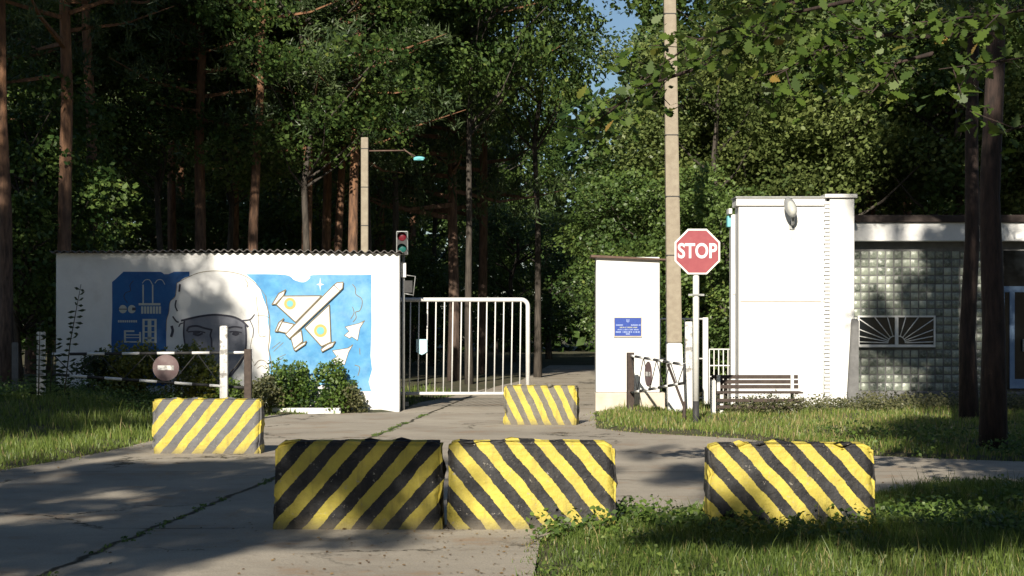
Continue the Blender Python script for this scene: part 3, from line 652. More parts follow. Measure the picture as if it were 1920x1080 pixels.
# glass blocks
bs = .168; pit = .166; co = []; fa = []; tn = []; gtop = Z(470, VY); r_ = np.random.default_rng(3)
gwx0, gwx1, gwz0, gwz1 = X(1611, VY), X(1750, VY), Z(646, VY), Z(595, VY)
xx = g0 + .3; vi = 0
while xx < 9.75:
    z = gtop
    while z > .35:
        cx, cz = xx + pit / 2, z - pit / 2
        if not (gwx0 - .03 < cx < gwx1 + .03 and gwz0 - .03 < cz < gwz1 + .03):
            h = pit / 2 - .012; i_ = h - .022; tt = float(np.clip(r_.normal(.42, .3), 0, 1)) if r_.random() > .04 else 0.; dd = .02 + r_.uniform(-.004, .004); sk = r_.uniform(-.008, .008, 4)
            co += [(cx - h, VY + .05, cz - h), (cx + h, VY + .05, cz - h), (cx + h, VY + .05, cz + h), (cx - h, VY + .05, cz + h),
                   (cx - i_, VY + .05 - dd + sk[0], cz - i_), (cx + i_, VY + .05 - dd + sk[1], cz - i_), (cx + i_, VY + .05 - dd + sk[2], cz + i_), (cx - i_, VY + .05 - dd + sk[3], cz + i_)]
            for q_ in ((4, 5, 6, 7), (0, 1, 5, 4), (1, 2, 6, 5), (2, 3, 7, 6), (3, 0, 4, 7)): fa += [vi + a for a in q_]
            tn += [tt] * 8; vi += 8
        z -= pit
    xx += pit
link('glass_block_wall', np_mesh('glass_block_wall', co, fa, 4, tn), MAT['block'], gh)
# sunburst window
wn = thing('tmp', None, None); bpy.data.objects.remove(wn)
mb = MB(); mb.box(gwx0, gwx1, VY - .01, VY + .055, gwz0, gwz1)
win = mb.build('window', MAT['darkglass'], gh)
mb = MB(); t_ = .035; yb = VY - .05
for a in ((gwx0 - t_, gwx1 + t_, gwz1, gwz1 + t_), (gwx0 - t_, gwx1 + t_, gwz0 - t_ - .02, gwz0), (gwx0 - t_, gwx0, gwz0, gwz1), (gwx1, gwx1 + t_, gwz0, gwz1)): mb.box(a[0], a[1], yb, VY + .05, a[2], a[3], .004)
cxm = (gwx0 + gwx1) / 2; mb.box(cxm - .035, cxm + .035, yb, VY + .05, gwz0 + .001, gwz1 - .001, .004); mb.build('frame', MAT['signwhite'], win)
mb = MB(); zb = gwz0 + .03
for sgn in (-1, 1):
    cx = cxm + sgn * .035; rr_ = .14
    mb.tube([(cx + sgn * rr_ * math.sin(a), VY - .03, zb + rr_ * math.cos(a)) for a in [R(90) * k / 8 for k in range(9)]], .011, 6)
    hw, hh = (gwx1 - gwx0) / 2 - .035, gwz1 - zb
    for a in (16, 38, 56, 69, 79, 88):
        s_, c_ = math.sin(R(a)), math.cos(R(a)); Lr = min(hw / s_, hh / c_)
        mb.tube([(cx + sgn * s_ * rr_, VY - .03, zb + c_ * rr_), (cx + sgn * s_ * Lr, VY - .03, zb + c_ * Lr)], .011, 6)
mb.build('sunburst_grille', MAT['signwhite'], win)
d0_ = X(1885, VY - .1); dr = MB(); dr.box(d0_, d0_ + 1.3, VY - .02, VY + .05, .35, Z(470, VY)); dr = dr.build('door', MAT['darkglass'], gh)
mb = MB(); zt = Z(548, VY)
for a in ((d0_ - .08, d0_ + .0, .3, zt), (d0_ + .1, d0_ + .2, .36, zt), (d0_ + 1.3, d0_ + 1.4, .3, zt), (d0_ - .08, d0_ + 1.4, zt, zt + .12), (d0_ + .2, d0_ + 1.3, .36, .55)): mb.box(a[0], a[1], VY - .06, VY - .021, a[2], a[3], .004)
mb.build('frame', MAT['doorpaint'], dr)
MB().box(d0_ + .35, d0_ + .38, VY - .12, VY - .06, 1.1, 1.35, .005).build('handle', MAT['galv'], dr)
MB().box(g0 + .1, g1, VY - .1, VY + .055, -.1, .3, .01).build('plinth', MAT['greyconc'], gh)
MB().box(d0_ - .3, d0_ + 1.7, VY - .9, VY - .105, -.1, .24, .015).build('step', MAT['greyconc'], gh)
# leaning tapered post by the pilaster
mb = MB(); a = [mb.bm.verts.new(v) for v in ((-.11, -.08, -.2), (.12, -.08, -.2), (.12, .1, -.2), (-.11, .1, -.2))]; zt = Z(597, 35.9)
b = [mb.bm.verts.new(v) for v in ((.0, -.06, zt - .04), (.13, -.06, zt - .05), (.13, .08, zt), (.0, .08, zt))]
for k in range(4): mb.bm.faces.new((a[k], a[(k + 1) % 4], b[(k + 1) % 4], b[k]))
mb.bm.faces.new(b); mb.bm.faces.new(a[::-1]); bmesh.ops.bevel(mb.bm, geom=list(mb.bm.edges), offset=.015, segments=2, affect='EDGES')
o = mb.build('concrete_post', MAT['greyconc']); o.location = (X(1597, 35.9), 35.9, 0); tag(o, 'grey tapered concrete post against the gatehouse pilaster left of the sunburst window', 'post')
# wall lamp
wl = thing('wall_lamp', 'grey oval outdoor lamp on a bracket high on the white gatehouse wall', 'lamp', (X(1480, HY), HY, 0))
zc = Z(390, HY); Mt = Matrix.Rotation(R(-14), 4, 'Y') @ Matrix.Rotation(R(-25), 4, 'X')
mb = MB(); mb.ell((-.02, -.28, zc), (.115, .08, .225), M=Mt).build('lamp_head', MAT['galv'], wl)
mb = MB(); mb.ell((-.005, -.325, zc - .015), (.085, .07, .16), M=Mt).build('lamp_glass', MAT['lampglass'], wl)
mb = MB(); mb.tube([(.03, -.24, zc - .16), (.045, -.18, zc - .3), (.05, -.0, zc - .34)], [.045, .03, .022], 10).box(0, .1, -.03, 0, zc - .42, zc - .26, .005).tube([(.05, -.012, zc - .42), (.045, -.012, zc - .62)], .005, 5).build('bracket', MAT['galv'], wl)
# bench
EY = 33.9
bn = thing('bench', 'dark slatted bench in the weeds before the gatehouse wall', 'bench', (X(1420, EY), EY, 0))
hw = (X(1504, EY) - X(1340, EY)) / 2
for k in range(5): MB().box(-hw, hw, -.28 + k * .11, -.2 + k * .11, .4, .43, .005).build('seat_slat', MAT['bwood'], bn)
for k in range(3): MB().box(-hw, hw, .3 + k * .03, .33 + k * .03, .47 + k * .09, .54 + k * .09, .005).build('back_slat', MAT['bwood'], bn)
for k in range(2): MB().box(-hw, hw, -.31, -.28, .13 + k * .12, .19 + k * .12, .005).build('front_slat', MAT['bwood'], bn)
for sx_ in (-1, 1):
    for yy in (-.22, .28): MB().box(sx_ * (hw - .12) - .03, sx_ * (hw - .12) + .03, yy - .025, yy + .025, -.1, .398 if yy < 0 else .72, .005).build('leg', MAT['whitemetal'], bn)

# ---------------------------------------------------------------- trees
def clumps_crown(name, ncl, rx, rz_, zc, clr=(.45, .9), leaves=130, size=.13, seed=0, flat=.55, irregular=.35, bottom=-1, hang=0):
    r = np.random.default_rng(seed); C = []
    lobes = r.normal(size=(6, 3)); lobes /= np.linalg.norm(lobes, axis=1, keepdims=True)
    while len(C) < ncl:
        v = r.normal(size=3); v /= np.linalg.norm(v); rad = r.uniform(.25, 1) ** .5
        rad *= 1 - irregular + irregular * max(0, (lobes @ v).max()) * 1.3
        if v[2] < bottom: continue
        C.append((v[0] * rx * rad, v[1] * rx * rad, zc + v[2] * rz_ * rad))
    C = np.array(C); cr = r.uniform(clr[0], clr[1], ncl); pts = []; tint = []
    for c, q_ in zip(C, cr):
        k = int(leaves * (q_ / np.mean(clr)) ** 2); v = r.normal(size=(k, 3)); v /= np.linalg.norm(v, axis=1, keepdims=True)
        rad = r.uniform(.6, 1.05, (k, 1)) * (1 + .25 * np.sin(v[:, :1] * 5 + c[0]) )
        p = c + v * rad * q_ * np.array([1, 1, flat]); pts.append(p)
        base = r.uniform(.1, .75); tint.append(np.clip(base + r.normal(0, .16, k), 0, .94 if r.random() < .985 else 1))
    return C, leaf_mesh(name, np.concatenate(pts), size, np.concatenate(tint), up=.3)
def limbs_mesh(mb, C, zc, base_z, r0, step):
    for c in C[::step]:
        c = Vector(c); s_ = Vector((0, 0, max(base_z, c.z - .8 - .35 * math.hypot(c.x, c.y)))); m_ = s_.lerp(c, .5) + Vector((random.uniform(-.2, .2), random.uniform(-.2, .2), -.15))
        mb.tube([s_, m_, c], [r0, r0 * .6, r0 * .15], 5, cap=False)
def broadleaf(seed, H, rx, rz_, zc, ncl, mat='leaf', size=.13, leaves=130, bare=0, tr=.16, bottom=-1, clr=(.45, .9)):
    C, lm = clumps_crown('crown', ncl, rx, rz_, zc, seed=seed, size=size, leaves=leaves, bottom=bottom, clr=clr)
    rd = random.Random(seed); mb = MB(); zb = zc - rz_ * .55
    pts = [Vector((rd.uniform(-.05, .05) * k, rd.uniform(-.05, .05) * k, -.3 + (zc + rz_ * .6 + .3) * k / 7)) for k in range(8)]
    mb.tube(pts, [tr * (1.25 if k == 0 else 1 - .11 * k) for k in range(8)], 10)
    limbs_mesh(mb, C, zc, zb * .6, tr * .35, 3)
    return mb, lm, MAT['bark'], MAT[mat]
def pine(seed, H, z0, rx, nb=70, tr=.17, lean=0, tuft=34, bm_='pinebark'):
    r = np.random.default_rng(seed); rd = random.Random(seed); mb = MB()
    pts = [Vector((lean * k / 9 + rd.uniform(-.04, .04) * k ** .5, rd.uniform(-.04, .04) * k ** .5, -.3 + (H + .3) * k / 9)) for k in range(10)]
    mb.tube(pts, [tr * (1.2 if k == 0 else 1 - .09 * k) for k in range(10)], 12)
    P = []; D = []; T = []
    for b in range(nb):
        u = (b + rd.random()) / nb; z = z0 + (H - z0) * u; a = rd.uniform(0, 6.283); L = rx * (1 - u) ** .55 * rd.uniform(.5, 1.1) + .3
        s_ = Vector((lean * z / H, 0, z)); e = s_ + Vector((math.cos(a) * L, math.sin(a) * L, rd.uniform(-.1, .35) * L)); m_ = s_.lerp(e, .55) + Vector((0, 0, -.06 * L))
        mb.tube([s_, m_, e], [.035 + .01 * L, .02 + .005 * L, .008], 4, cap=False)
        base = r.uniform(.1, .85)
        for q_ in range(max(4, int(L * 4.5))):
            w_ = rd.uniform(.3, 1.05); c = s_.lerp(e, w_) + Vector((rd.gauss(0, .2) * L * .5, rd.gauss(0, .2) * L * .5, rd.gauss(.05, .09) * L))
            v = r.normal(size=(tuft, 3)); v[:, 2] += .5; v /= np.linalg.norm(v, axis=1, keepdims=True)
            P.append(np.array(c)[None] + v * .05 + r.normal(size=(tuft, 3)) * .08); D.append(v); T.append(np.clip(base + r.normal(0, .15, tuft), 0, 1))
    P = np.concatenate(P); D = np.concatenate(D); T = np.concatenate(T); n = len(P)
    sd_ = np.cross(D, rand_unit(n)); sd_ /= np.linalg.norm(sd_, axis=1, keepdims=True)
    L = rng.uniform(.16, .28, (n, 1)); tri = np.stack([P - sd_ * .022, P + sd_ * .022, P + D * L], 1)
    return mb, np_mesh('crown', tri.reshape(-1, 3), np.arange(n * 3), 3, np.repeat(T, 3)), MAT[bm_], MAT['needle']
PROTO = {}
def proto(key, fn, name):
    mb, lm, bm_, fm = fn; t = thing(name, None, None)
    mb.build('trunk', bm_, t); link('crown', lm, fm, t); PROTO[key] = t; t['used'] = 0
proto('b1', broadleaf(1, 14, 3.3, 4.6, 9.5, 72, leaves=330, clr=(.5, 1.25), tr=.11), 'broadleaf_tree')
proto('b2', broadleaf(2, 12, 2.8, 4.8, 7.2, 62, 'leaf2', leaves=330, clr=(.5, 1.2)), 'broadleaf_tree')
proto('b3', broadleaf(3, 9, 2.6, 3.8, 4.6, 55, 'leaf', leaves=300, clr=(.45, 1.1)), 'broadleaf_tree')
proto('u1', broadleaf(4, 4, 1.7, 1.9, 2.0, 70, 'leaf', tr=.06, size=.09, leaves=190, clr=(.25, .6)), 'understory_tree')
proto('u2', broadleaf(5, 5, 1.5, 2.4, 2.6, 70, 'leaf', tr=.06, size=.09, leaves=190, clr=(.25, .6)), 'understory_tree')
proto('p1', pine(11, 19, 6.5, 3.0, 60), 'pine_tree')
proto('p2', pine(12, 17, 8.5, 2.6, 48, .15, .5), 'pine_tree')
proto('p3', pine(13, 15, 3.0, 3.0, 75, .15), 'pine_tree')
NAMES = {'b': 'broadleaf_tree', 'u': 'understory_tree', 'p': 'pine_tree'}
USEDL = {}
def autolabel(px, Y, base):
    marks = ((-30, 'past the left edge of the mural wall'), (60, 'just left of the mural wall'), (105, 'at the left end of the mural wall'), (200, 'over the blank left part of the mural'), (290, 'over the painted factory'), (360, 'over the left side of the painted helmet'), (440, 'over the painted helmet'), (510, 'over the gap between helmet and aircraft'), (580, 'over the painted aircraft'), (650, 'left of the slender lamp pole'), (720, 'right of the slender lamp pole'),
             (800, 'over the hinge side of the sliding gate'), (900, 'over the middle of the sliding gate'), (1000, 'over the open half of the gateway'), (1090, 'left of the white pillar'), (1180, 'behind the white pillar'), (1250, 'behind the utility pole'), (1320, 'behind the stop sign'), (1400, 'behind the left part of the gatehouse'), (1480, 'behind the wall lamp'), (1570, 'behind the pilaster'), (1650, 'behind the sunburst window'), (1760, 'behind the glass block wall'), (1860, 'behind the dark pair of trunks'), (2000, 'at the right edge of the photo'))
    m = min(marks, key=lambda q: abs(q[0] - px))[1]; l = base + ' ' + m; k = USEDL.get(l, 0); USEDL[l] = k + 1
    return ('', 'farther ', 'second farther ', 'third farther ')[min(k, 3)] + l
def plant_tree(key, px=None, Y=0, s=1.0, x=None, label=None, group=None, rz=None, sz=None, cat='tree'):
    p = PROTO[key]; t = p if not p['used'] else copy_tree(p); p['used'] = 1
    if 'used' in t.keys() and t is not p: del t['used']
    xx = X(px, Y) if x is None else x
    t.location = (xx, Y, float(hgt(np.array([xx]), np.array([Y]))[0])); t.rotation_euler = (0, 0, random.uniform(0, 6.28) if rz is None else rz)
    t.scale = (s, s, s if sz is None else sz)
    tag(t, label, cat, group); return t
GP = 'pines of the wood behind the mural wall'; GB = 'broadleaf trees behind the gatehouse and pillar'; GD = 'trees deep in the wood beyond the gate'; GU = 'young trees at the edge of the wood'; GS = 'trees beside and behind the viewpoint'
LP_ = 'tall pine with a bare reddish trunk in the shaded wood behind the mural wall'
LB_ = 'sunlit broadleaf tree with a dense green crown behind the gatehouse and pillar'
LD_ = 'dark tree standing deep in the wood beyond the open gate'
LU_ = 'low leafy young tree at the shaded edge of the wood'
# individually told-apart trees
plant_tree('p2', 12, 38, 1, label='pine with a lit orange trunk at the far left edge of the photo', group=GP)
plant_tree('p1', 122, 39.5, 1, label='pine with a dark straight trunk just above the left end of the mural wall', group=GP)
plant_tree('p1', 655, 47, .9, label='leaning pine with a pale trunk just left of the slender lamp pole', group=GP).rotation_euler = (0, R(2.5), 1)
plant_tree('p2', 470, 46, 1, label='pine with an orange upper trunk above the painted helmet', group=GP)
for px, Y, k in ((178, 44, 'p2'), (60, 47, 'p1'), (375, 47, 'p1'), (320, 55, 'p2'), (440, 54, 'p1'), (575, 48, 'p1'), (612, 53, 'p1'), (630, 50, 'p2'), (722, 60, 'p2'), (150, 60, 'p3'), (-60, 45, 'p1'), (20, 56, 'p3'), (420, 70, 'p3'), (560, 68, 'p3'), (660, 74, 'p3')):
    plant_tree(k, px, Y, random.uniform(.9, 1.1), label=autolabel(px, Y, 'bare trunked pine in the wood'), group=GP)
# canopy over the gateway
plant_tree('b1', 690, 49, 1.1, label='leafy sunlit tree whose crown overhangs the lamp pole behind the mural wall', group=GB)
plant_tree('b1', 575, 46.5, 1.0, sz=1.02, label='sunlit broadleaf tree leaning over the right half of the mural wall', group=GB)
plant_tree('p3', 850, 54, 1.15, label='blue green pine whose boughs hang over the gate', group=GP, sz=1.5)
plant_tree('p3', 905, 60, 1.1, label='dark pine in the shade above the road beyond the gate', group=GD, sz=1.6)
for px, Y, k, s in ((1008, 58, 'b1', 1.02), (742, 52, 'b1', 1.0), (880, 51, 'b1', .97), (1235, 47, 'b3', .8), (1264, 47, 'b2', .82), (1345, 45.5, 'b2', .8), (130, 47, 'b1', .9), (300, 48, 'b1', .95), (430, 50, 'b1', .9), (20, 48, 'b1', .95), (1430, 48, 'b2', 1.1), (1560, 46, 'b2', 1.1), (1690, 48, 'b3', 1.3), (1800, 46, 'b2', 1.1), (1930, 47, 'b1', 1.0), (2060, 45, 'b2', 1.1),
                    (1425, 56, 'b1', 1.2), (1500, 57, 'b1', 1.3), (1640, 60, 'b1', 1.3), (1850, 58, 'b1', 1.3), (1255, 58, 'b3', 1.0), (1230, 44, 'u2', 1.1), (1290, 43, 'u1', 1.1), (1360, 42, 'u2', 1.1)):
    plant_tree(k, px, Y, s, sz=s * 1.42 if px in (1008, 742, 880) else None, label=autolabel(px, Y, 'sunlit leafy tree'), group=GB)
plant_tree('p2', 1625, 47.5, 1, label='pine with a glowing orange trunk behind the flat roof of the gatehouse', group=GP)
plant_tree('p2', 1705, 52, 1, label='thinner pine trunk behind the dark roof edge of the gatehouse wing', group=GP)
# deep wood
r2 = random.Random(5)
for row, Y in enumerate((62, 70, 79, 89, 100)):
    n = 7 + row
    for k in range(n):
        px = -200 + 2300 * (k + r2.uniform(.2, .8)) / n
        if 1090 < px < 1190 and Y > 60: px += 130
        if 880 < px < 1090 and Y < 75: continue
        key = r2.choice(('b1', 'b1', 'p3', 'b2', 'p1')); sc = r2.uniform(1.05, 1.35)
        if abs(px - 1146) < 15 + 4.6 * F / Y:
            if abs(px - 1146) < 5 + 1.8 * F / Y or Y < 66: px = 1146 + math.copysign(8 + 2.1 * F / Y, px - 1146)
            key, sc = 'b3', .95
        plant_tree(key, px, Y + r2.uniform(-3, 3), sc, label=autolabel(px, Y, 'dark tree deep in the wood'), group=GD)
for px, Y in ((40, 41), (90, 43), (-40, 42), (200, 58), (330, 60), (460, 62), (600, 60), (700, 66), (800, 72), (900, 90), (1180, 60), (1400, 62), (760, 84), (20, 52), (260, 75), (520, 78)):
    plant_tree(r2.choice(('u1', 'u2')), px, Y, r2.uniform(1.0, 1.7), label=autolabel(px, Y, 'low young leafy tree'), group=GU)
# dark pair of trunks on the right
PROTO.pop('x', None)
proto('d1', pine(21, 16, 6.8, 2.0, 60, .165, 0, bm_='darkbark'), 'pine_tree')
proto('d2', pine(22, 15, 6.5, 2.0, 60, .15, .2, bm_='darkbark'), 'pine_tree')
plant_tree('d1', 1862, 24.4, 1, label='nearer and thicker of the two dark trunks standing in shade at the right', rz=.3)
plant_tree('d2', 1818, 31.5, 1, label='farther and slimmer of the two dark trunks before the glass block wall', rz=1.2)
# far wood as one mass
C, lm = clumps_crown('far_wood', 10, 1, 1, 0, seed=9)
r = np.random.default_rng(44); n = 60000
pxs = r.uniform(-400, 2300, n); Yw = r.uniform(108, 118, n); zz = r.uniform(0, 21, n)
gap = (np.abs(pxs - 1146 - 8 * np.sin(zz * 1.3)) < 9 + 9 * np.sin(zz * 2.1)) & (zz > 12.5); keep = ~gap & (zz < 17 + 3 * np.sin(pxs * .011) + 2 * np.sin(pxs * .037))
P = np.stack([X(pxs, Yw), Yw, zz], 1)[keep]
tag(link('far_wood', leaf_mesh('far_wood', P, .8, np.clip(r.normal(.35, .2, len(P)), 0, .9)), MAT['leaf']), 'dark mass of distant woodland closing the view beyond the gate', 'wood', kind='stuff')

# ---------------------------------------------------------------- near oak branches top right
ok = thing('oak_tree', 'near oak whose lobed leaves hang into the top right of the photo', 'tree', (7.2, 15.2, 0))
mb = MB(); mb.tube([(0, 0, -.3), (0, 0, 2.5), (-.1, 0, 5), (0, .2, 8)], [.24, .19, .15, .07], 12).build('trunk', MAT['bark'], ok)
r3 = random.Random(8); mb = MB(); LC = []; LT = []
def spray(p0, p1, n, rad, spread=.2, tw=.45, t0=.25):
    p0, p1 = Vector(p0), Vector(p1); m_ = p0.lerp(p1, .5) + Vector((0, 0, .12)); mb.tube([p0, m_, p1], [rad, rad * .6, rad * .2], 5, cap=False)
    for k in range(n):
        u = t0 + (1 - t0) * (k + r3.random()) / n; b = (p0.lerp(m_, u * 2) if u < .5 else m_.lerp(p1, u * 2 - 1))
        e = b + Vector((r3.uniform(-1, .5) * tw, r3.uniform(-1, 1) * tw, r3.uniform(-.7, .5) * tw)); mb.tube([b, e], [rad * .25, .004], 4, cap=False)
        for j in range(12):
            LC.append(b.lerp(e, r3.uniform(.4, 1.1)) + Vector([r3.gauss(0, spread * .35) for _ in range(3)])); LT.append(r3.uniform(.15, .95) if r3.random() < .99 else 1)
OX, OYY = 7.2, 15.2
def wl_(px, py, Y): v = W(px, py, Y); return (v.x - OX, v.y - OYY, v.z)
for a, b, n_ in (((0, 0, 4.3), wl_(1560, 60, 15), 34), ((0, 0, 4.6), wl_(1400, 10, 15.5), 40), ((0, 0, 4.0), wl_(1760, 130, 14.5), 22), ((0, 0, 4.9), wl_(1700, -60, 15), 34),
                 (wl_(1700, 60, 15), wl_(1440, 150, 15.2), 16), (wl_(1600, 0, 15), wl_(1330, 110, 16), 14), ((0, 0, 3.9), wl_(1885, 245, 13.5), 10), ((0, 0, 4.6), wl_(1860, 30, 13.5), 22), (wl_(1500, 0, 16), wl_(1130, 195, 17), 14), (wl_(1330, 120, 16), wl_(1090, 250, 17), 12), (wl_(1750, 100, 15), wl_(1620, 190, 15), 8)):
    spray(a, b, n_, .02)
mb.build('branches', MAT['darkbark'], ok)
link('foliage', leaf_mesh('foliage', np.array([tuple(v) for v in LC]), .125, np.array(LT), OAK, up=.5, droop=.3, fold=.25), MAT['oak'], ok)

# ---------------------------------------------------------------- trees out of view that shade the road and wall
proto('s1', broadleaf(31, 12, 2.6, 1.8, 10, 80, leaves=130, size=.17, clr=(.4, .8), tr=.09), 'broadleaf_tree')
proto('s2', broadleaf(32, 12, 2.6, 1.9, 10, 26, leaves=230, size=.15, clr=(.35, .75), tr=.07), 'broadleaf_tree')
proto('s3', broadleaf(33, 11, 1.9, .35, 10, 30, leaves=140, size=.16, clr=(.35, .6), tr=.05), 'broadleaf_tree')
def shade(key, sx, sy, h, s=1.0):
    """tree whose crown, centred h metres up, drops its shadow round the ground point (sx, sy)"""
    k = h / math.tan(SUN_EL)
    plant_tree(key, None, sy - math.cos(SUN_AZ) * k, s, x=sx - math.sin(SUN_AZ) * k, sz=h / 10, label='loose crowned tree beside or behind the viewpoint', group=GS)
for a in (('s1', -9.5, 31.5, 11), ('s2', -7.4, 37.0, 13, 1.1), ('s1', -9.6, 40.5, 14, .8), ('s2', -7.0, 41.5, 16, .9), ('s1', -6.4, 38.0, 13, .72), ('s1', -8.0, 42.5, 14, .6), ('s1', -8.2, 36, 12, .7), ('s1', 7.3, 29, 11, .6), ('s1', -10.5, 45, 14), ('s1', -9.5, 53, 15, 1.1), ('s1', -12, 60, 15, 1.1), ('s1', -7.5, 62, 17), ('s1', -14, 52, 13, 1.1), ('s1', -6.2, 56, 17, .9),
          ('s2', -4.2, 14.2, 9.5, .9), ('s2', -3.4, 19.5, 12, .9), ('s3', -3.6, 20.6, 9), ('s3', -4.6, 13.3, 8), ('s3', -2.4, 18.6, 8.5, .8), ('s2', -6.8, 16, 10.5, .8), ('s2', -2.5, 17.3, 10), ('s1', -6.8, 30, 12, .7), ('s2', -1.8, 15.8, 11, .5), ('s2', -4.5, 22, 11, .6),
          ('s1', 6.9, 20.5, 12, .9), ('s1', 6.9, 26.5, 13, .8), ('s1', 9.8, 34, 14.5, .7), ('s1', 10.5, 24, 12), ('s1', 11, 31, 13), ('s1', 8.3, 28, 13.5, .6), ('s2', 10.2, 39.5, 16, .7), ('s1', 12, 38, 15), ('s2', 9, 42.5, 17, .45), ('s1', 13, 55, 17, 1.1),
          ('s3', 1.6, 14.1, 9, .45), ('s3', 2.9, 14.0, 9.5, .5), ('s3', 4.2, 14.3, 10, .5), ('s3', 5.4, 14.6, 11, .55), ('s3', 4.6, 17.5, 10.5, .9), ('s2', 2.6, 22, 13, .5)):
    shade(*a)

r4 = random.Random(3)
for k in range(26):
    plant_tree(r4.choice(('b1', 'p3', 'b1')), None, -34 + r4.uniform(-4, 4), 1.1, x=-42 + 84 * (k + r4.random()) / 26, label='loose crowned tree beside or behind the viewpoint', group=GS)
for k in range(9):
    plant_tree(r4.choice(('b1', 'p3', 'b2')), None, -18 + 5.5 * k, 1.15, x=22 + r4.uniform(-2, 3), label='loose crowned tree beside or behind the viewpoint', group=GS)
    plant_tree(r4.choice(('b1', 'p3', 'b2')), None, -20 + 5.0 * k, 1.15, x=-22 + r4.uniform(-3, 2), label='loose crowned tree beside or behind the viewpoint', group=GS)

# ---------------------------------------------------------------- shrubs, weeds, grass
def shrub(px, Y, rx, rz_, label, mat='bushleaf', n=22, size=.07, leaves=110, base=None, name='shrub', group=None, seed=0, cl=(.16, .3)):
    C, lm = clumps_crown('leaves', n, rx, rz_, rz_ * .95, clr=cl, leaves=leaves, size=size, seed=seed + int(px), flat=.85, irregular=.3)
    xx = X(px, Y); b = float(hgt(np.array([xx]), np.array([Y]))[0]) if base is None else base
    t = thing(name, label, 'shrub', (xx, Y, b), group=group); link('foliage', lm, MAT[mat], t)
    mb = MB()
    for c in C[::3]: mb.tube([(0, 0, -.1), (c[0] * .5, c[1] * .5, c[2] * .6), tuple(c)], [.014, .01, .004], 4, cap=False)
    mb.build('stems', MAT['stem'], t); return t
pl_ = thing('planter', 'low white planter kerb under the shrubs at the foot of the mural', 'planter', (0, 0, 0))
mb = MB(); x0, x1 = X(512, 34.7), X(640, 34.7)
mb.box(x0, x1, 34.55, 34.63, -.1, .1, .01).box(x0, x0 + .08, 34.632, 35.5, -.1, .1, .01).box(x1 - .08, x1, 34.632, 35.5, -.1, .1, .01).build('kerb', MAT['white'], pl_)
MB().box(x0 + .081, x1 - .081, 34.632, 35.5, -.1, .07).build('soil', MAT['soil'], pl_)
shrub(540, 35.0, .5, .42, 'round green shrub in the planter, left of the pair below the painted jets', n=34, base=.05)
shrub(625, 35.0, .42, .43, 'round green shrub in the planter, right of the pair, with some dry twigs', n=30, base=.05)
shrub(655, 34.9, .2, .2, 'pale dry weedy clump at the right end of the planter', 'dryweed', n=9, base=.0)
shrub(492, 34.4, .28, .3, 'loose dry shrub just left of the planter', 'dryweed', n=14)
shrub(250, 34.2, .6, .5, 'yellowing shrub behind the boom gate near the painted factory', 'yellowbush', n=34)
shrub(355, 34.3, .5, .52, 'yellow green shrub behind the boom gate under the painted face', 'yellowbush', n=30)
shrub(190, 34.2, .32, .38, 'dark small shrub behind the tip of the left boom gate', 'darkweed', n=16)
shrub(415, 34.5, .4, .32, 'green shrub behind the white post of the left boom gate', 'bushleaf', n=22)
def stalk(px, Y, ptop, lean, label):
    xx = X(px, Y); b = float(hgt(np.array([xx]), np.array([Y]))[0]); H = Z(ptop, Y) - b
    t = thing('tall_weed', label, 'weed', (xx, Y, b)); mb = MB()
    mb.tube([(0, 0, -.1), (lean * .4, 0, H * .5), (lean, 0, H)], [.012, .009, .004], 6).build('stem', MAT['stem'], t)
    mb = MB(); k = 0; z = .1
    while z < H:
        u = z / H; cx = lean * u; L = (.17 - .06 * u) * random.uniform(.6, 1.2)
        for sgn in (-1, 1):
            if random.random() < .12: continue
            yy = random.uniform(-.1, .1); dr = random.uniform(-.03, .07)
            a = Vector((cx, 0, z)); e_ = a + Vector((sgn * L, yy, dr)); m_ = a.lerp(e_, .6)
            vs = [mb.bm.verts.new(v) for v in (a, m_ + Vector((0, .02, .022)), e_, m_ + Vector((0, -.02, -.026)))]; mb.bm.faces.new(vs)
            vs = [mb.bm.verts.new(v + Vector((0, .002, 0))) for v in (a, m_ + Vector((0, -.03, .006)), e_, m_ + Vector((0, .035, -.006)))]; mb.bm.faces.new(vs)
        z += .085 + random.uniform(-.01, .02)
    mb.build('leaves', MAT['darkweed'], t)
stalk(118, 31, 533, .3, 'tall dark weed with paired leaves against the left end of the mural wall')
stalk(72, 30.8, 600, .03, 'dark leafy weed in front of the leftmost white post')
stalk(92, 31.2, 628, .12, 'short dark weed between the leftmost white post and the boom gate tip')

def blades(x, y, h, wdt, tint, spread=.35):
    n = len(x); z = hgt(x, y); z = np.maximum(z, -.005) ; a = rng.uniform(0, 6.283, n); d = np.stack([np.cos(a), np.sin(a), np.zeros(n)], 1)
    la = rng.uniform(0, 6.283, n); ln = np.stack([np.cos(la), np.sin(la), np.zeros(n)], 1) * (h * spread * rng.uniform(.2, 1.6, n))[:, None]
    b = np.stack([x, y, z], 1); w_ = wdt[:, None]; up = np.array([[0, 0, 1.0]])
    m_ = b + up * (h * .55)[:, None] + ln * .3; t_ = b + up * h[:, None] + ln
    V = np.stack([b - d * w_, b + d * w_, m_ + d * w_ * .8, m_ - d * w_ * .8, t_ + d * w_ * .1, t_ - d * w_ * .1], 1)
    i = np.arange(n)[:, None] * 6; fq = np.concatenate([i + np.array([[0, 1, 2, 3]]), i + np.array([[3, 2, 4, 5]])], 1).ravel()
    return V.reshape(-1, 3), fq, np.repeat(tint, 6)
def patchn(x, y): return .5 + .25 * np.sin(x * 1.9 + y * .7) + .25 * np.sin(y * 1.3 - x * .9 + 1.7) * np.sin(x * 3.7)
